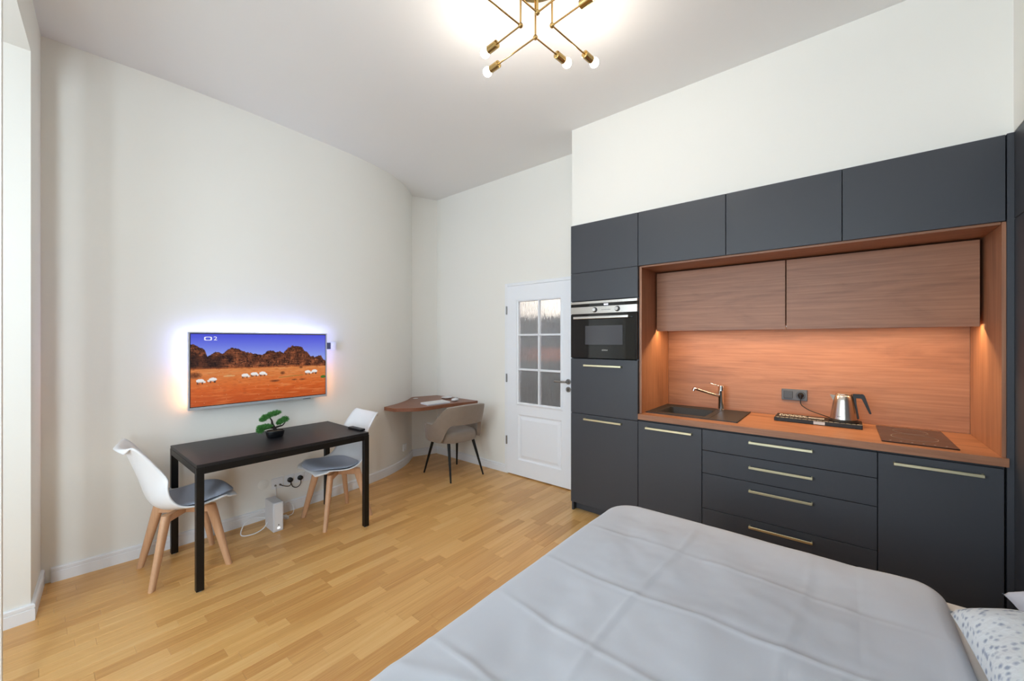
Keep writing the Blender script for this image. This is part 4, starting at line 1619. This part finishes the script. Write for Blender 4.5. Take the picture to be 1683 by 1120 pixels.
# white cables
b = new()
tube(b, catmull([(-3.488, 1.185, 0.06), (-3.49, 1.15, 0.075), (-3.50, 1.09, 0.085), (-3.49, 1.03, 0.07), (-3.46, 0.995, 0.02), (-3.43, 1.005, 0.004), (-3.41, 1.07, 0.004), (-3.415, 1.13, 0.02), (-3.43, 1.163, 0.05)], 8), 0.0038, 8)
tag(link('network_cable', b, 'white_plastic', None, 60), 'white network cable looping out beside the router', 'cable')
b = new()
x_ = wx(1.3)
tube(b, catmull([(x_ + 0.020, 1.294, 0.248), (x_ + 0.03, 1.292, 0.19), (x_ + 0.05, 1.28, 0.12), (x_ + 0.08, 1.262, 0.06), (-3.52, 1.246, 0.05), (-3.492, 1.215, 0.05)], 6), 0.0025, 8)
tag(link('aerial_cable', b, 'white_plastic', None, 60), 'thin white cable from aerial plate down behind the router', 'cable')
T = Thing('adapter_cable', 'white adapter with curled cable lying by the skirting board', 'adapter', (-3.5, 1.34, 0))
T.part('adapter', B(-3.545, -3.49, 1.315, 1.345, 0.0, 0.022, 0.004, 2), 'white_plastic')
b = new()
tube(b, catmull([(-3.52, 1.345, 0.012), (-3.53, 1.39, 0.02), (-3.575, 1.41, 0.06), (-3.60, 1.385, 0.095), (-3.605, 1.34, 0.07), (-3.59, 1.30, 0.01), (-3.54, 1.27, 0.004), (-3.49, 1.235, 0.02)], 6), 0.0025, 8)
T.part('cable', b, 'white_plastic', 60)

# ------------------------------------------------------------------ corner desk
fe = [(637.5, 670.5), (648, 671.6), (660, 671.6), (684, 671), (708, 668.6), (736, 664.6), (757, 662.2), (777, 660.4)]
fpts = [at_z(a, b_, 0.75) for a, b_ in fe]
fpts[0] = Vector((wx(2.40) + 0.004, 2.40, 0.75))
curve = catmull([(p.x, p.y, 0) for p in fpts] + [(-3.315, DY - 0.004, 0)], 6)
wallside = [(p.x + 0.004, p.y - 0.002) for p in left_path if p.y > 2.42][:-1]
poly = [(p.x, p.y) for p in curve] + [(-4.055, DY - 0.004), (-4.160, 3.056)] + wallside[::-1]
b = prism(new(), poly, 0.714, 0.750)
tag(link('corner_desk', b, 'desk_wood'), 'curved walnut desk top fixed across the room corner', 'desk')
p = at_z(683, 655.5, 0.75)
b = new()
lathe(b, [(0.030, 0.7505), (0.032, 0.753), (0.026, 0.754), (0.022, 0.752)], p.x, p.y, 24)
tag(link('cable_grommet', b, 'white_plastic', None, 40), 'round white cable grommet in the desk top', 'grommet')
T = Thing('laptop', 'thin white closed laptop lying on the corner desk', 'laptop', (-3.540, 2.905, 0.7505), rz=math.radians(0))
pts4 = [at_z(*q, 0.76) for q in ((691, 663), (703.5, 666.2), (740, 661.4), (727, 658.2))]
for nm, z0, z1, ins, mt in (('base', 0.7510, 0.7600, 0.002, 'router_white'), ('lid', 0.7606, 0.7680, 0.0, 'white_plastic')):
    cen = sum(pts4, Vector()) / 4
    poly = [((q.x - cen.x) * (1 - ins) + cen.x, (q.y - cen.y) * (1 - ins) + cen.y) for q in pts4]
    b = prism(new(), poly, z0, z1)
    bmesh.ops.bevel(b, geom=b.edges[:], offset=0.002, segments=2, affect='EDGES')
    T.part(nm, b, mt)
p = at_z(748, 659.5, 0.752)
T = Thing('computer_mouse', 'white computer mouse on the corner desk', 'mouse', (p.x, p.y, 0.7505))
b = new()
bmesh.ops.create_uvsphere(b, u_segments=24, v_segments=14, radius=1.0)
for v in b.verts:
    v.co = Vector((v.co.x * 0.030, v.co.y * 0.052, 0.0175 + v.co.z * (0.020 if v.co.z > 0 else 0.0170)))
T.part('shell', b, 'white_plastic', 180, local=True)
T.part('wheel', B(-0.004, 0.004, 0.020, 0.036, 0.030, 0.0375, 0.001), 'grey_plastic', local=True)
p = at_z(741, 654.6, 0.752)
b = new()
lathe(b, [(0.030, 0.7506), (0.060, 0.7600), (0.066, 0.7680), (0.063, 0.7682), (0.056, 0.7620), (0.001, 0.7560)], p.x - 0.02, p.y - 0.05, 32)
tag(link('saucer', b, 'white_plastic', None, 50), 'small white dish behind the mouse on the corner desk', 'dish')
# socket under the desk
yq = 2.775
xq = wx(yq)
ang = math.atan2(-(0.16), 0.32)
T = Thing('power_socket', 'white power socket low on the wall below the corner desk', 'socket', (xq, yq, 0.215))
T.o.rotation_euler = (0, 0, math.radians(28))
T.part('plate', B(-0.003, 0.010, -0.04, 0.04, -0.04, 0.04, 0.003, 2), 'white_plastic', local=True)
b = new()
tube(b, [(0.009, 0, 0), (0.013, 0, 0)], 0.020, 20)
T.part('socket_insert', b, 'white_trim', 40, local=True)

# ------------------------------------------------------------------ taupe armchair
ARX, ARY = -3.285, 2.945
AR = math.atan2(0.985, 0.172) - 0  # rotation so that local +y faces the desk
T = Thing('armchair', 'taupe upholstered chair with open back and black legs at the corner desk', 'chair', (ARX, ARY, 0), rz=math.radians(82))
# shell: wraps from arm to arm round the back (local -y); theta 0 = back
bm = new()
NT, NZ = 72, 16
TH = math.radians(128)


def arm_profile(th):
    a = abs(math.degrees(th))
    top = 0.800 - 0.012 * (a / 40) ** 2 if a < 40 else None
    if a < 40:
        top = 0.796 - 0.016 * (a / 40) ** 2
    else:
        top = 0.780 - 0.195 * sm(40, 84, a)
    if a > 112:
        top -= 0.055 * ((a - 112) / 16) ** 2
    bot = 0.405 + 0.185 * sm(58, 36, a)
    if a > 100:
        bot += 0.045 * ((a - 100) / 28) ** 2
    return bot, top


rows = []
for i in range(NT + 1):
    th = -TH + 2 * TH * i / NT
    bo, to = arm_profile(th)
    row = []
    for j in range(NZ + 1):
        s_ = j / NZ
        z = bo + (to - bo) * s_
        fl = 1 + 0.12 * ((z - 0.42) / 0.38)
        rx, ry = 0.262 * fl, 0.235 * fl
        c_, sn = math.cos(th), math.sin(th)
        kk = (abs(c_) ** 2.7 + abs(sn) ** 2.7) ** (-1 / 2.7)
        lean = -0.050 * max(0, c_) * sm(0.45, 0.80, z)
        row.append(bm.verts.new((rx * kk * sn, -ry * kk * c_ + lean, z)))
    rows.append(row)
for a_, c_ in zip(rows, rows[1:]):
    for j in range(NZ):
        bm.faces.new((a_[j], a_[j + 1], c_[j + 1], c_[j]))
o = T.part('backrest', bm, 'taupe_fabric', 180, local=True)
md = o.modifiers.new('padding', 'SOLIDIFY')
md.thickness = 0.042
md.offset = 0
md = o.modifiers.new('round', 'BEVEL')
md.width = 0.014
md.segments = 3
md.limit_method = 'ANGLE'
md.angle_limit = math.radians(50)
bm = new()
g = []
zs_ = [(0.90, 0.385), (0.97, 0.390), (1.0, 0.405), (1.01, 0.440), (0.99, 0.470), (0.93, 0.488), (0.80, 0.497), (0.5, 0.502), (0.05, 0.503)]
for f, z in zs_:
    r_ = []
    for k in range(48):
        a = 2 * PI * k / 48
        ca, sa = math.cos(a), math.sin(a)
        q = (abs(ca) ** 3 + abs(sa) ** 3) ** (-1 / 3)
        yy = 0.225 * f * q * sa
        if yy > 0: yy *= 1.06
        r_.append(bm.verts.new((0.232 * f * q * ca, yy + 0.012, z)))
    g.append(r_)
for a_, c_ in zip(g, g[1:]):
    for k in range(48):
        bm.faces.new((a_[k], a_[(k + 1) % 48], c_[(k + 1) % 48], c_[k]))
bm.faces.new(g[0][::-1])
bm.faces.new(g[-1])
T.part('seat', bm, 'taupe_fabric', 60, local=True)
inv = Matrix.Rotation(-math.radians(82), 4, 'Z') @ Matrix.Translation((-ARX, -ARY, 0))
for fx_, fy_ in ((-3.564, 2.769), (-3.081, 2.731), (-3.017, 3.140), (-3.500, 3.195)):
    f = inv @ Vector((fx_, fy_, 0))
    t = Vector((0.155 * (1 if f.x > 0 else -1), 0.15 * (1 if f.y > 0 else -1), 0.388))
    b = new()
    tube(b, [t, f + Vector((0, 0, 0.0))], [0.017, 0.0085], 16)
    T.part('leg', b, 'black_metal', 50, local=True)

# ------------------------------------------------------------------ ceiling lamp
ZJ = 3.020
cen = at_z(881.5, 42, ZJ)
F3, R3 = Vector((FW.x, FW.y, 0)), Vector((RT.x, RT.y, 0))
T = Thing('ceiling_lamp', 'brass sputnik ceiling lamp with angled arms and round bulbs', 'ceiling lamp', (cen.x, cen.y, CEIL))
b = new()
lathe(b, [(0.148, CEIL - 0.0005), (0.150, CEIL - 0.004), (0.150, CEIL - 0.020), (0.146, CEIL - 0.024), (0.001, CEIL - 0.024)], cen.x, cen.y, 48)
T.part('canopy', b, 'gold', 35)
JR = 0.078
LA, SA = 0.275, 0.170
for fwd, rgt, lo, sh in ((1, 0, (1, -1), (1, 1)), (0, 1, (1, 1), (-1, 1)), (-1, 0, (-1, 1), (-1, -1)), (0, -1, (-1, -1), (1, -1))):
    j = cen + F3 * (fwd * JR) + R3 * (rgt * JR)
    j.z = ZJ
    b = new()
    tube(b, [j, (j.x, j.y, CEIL - 0.024)], 0.0048, 12)
    st = T.part('stem', b, 'gold', 40)
    b = new()
    bmesh.ops.create_uvsphere(b, u_segments=16, v_segments=10, radius=0.0125)
    bmesh.ops.translate(b, verts=b.verts[:], vec=j)
    T.part('joint', b, 'gold', 180, under=st)
    for (df, dr_), ln in ((lo, LA), (sh, SA)):
        d = (F3 * df + R3 * dr_).normalized()
        b = new()
        tube(b, [j + d * 0.010, j + d * ln], 0.0042, 12)
        am = T.part('arm', b, 'gold', 40)
        b = new()
        tube(b, [j + d * ln, j + d * (ln + 0.002), j + d * (ln + 0.068)], [0.017, 0.0195, 0.0195], 24)
        T.part('socket', b, 'gold', 40, under=am)
        b = new()
        c_ = j + d * (ln + 0.088)
        pr = [(ln + 0.060, 0.012), (ln + 0.070, 0.014), (ln + 0.076, 0.018)]
        cc, rr_ = ln + 0.096, 0.0255
        for k in range(3, 13):
            a = PI * k / 12
            pr.append((cc - rr_ * math.cos(a), max(0.0006, rr_ * math.sin(a))))
        pr.sort(key=lambda q: q[0])
        tube(b, [j + d * q[0] for q in pr], [q[1] for q in pr], 20)
        T.part('bulb', b, 'bulb', 180, under=am)
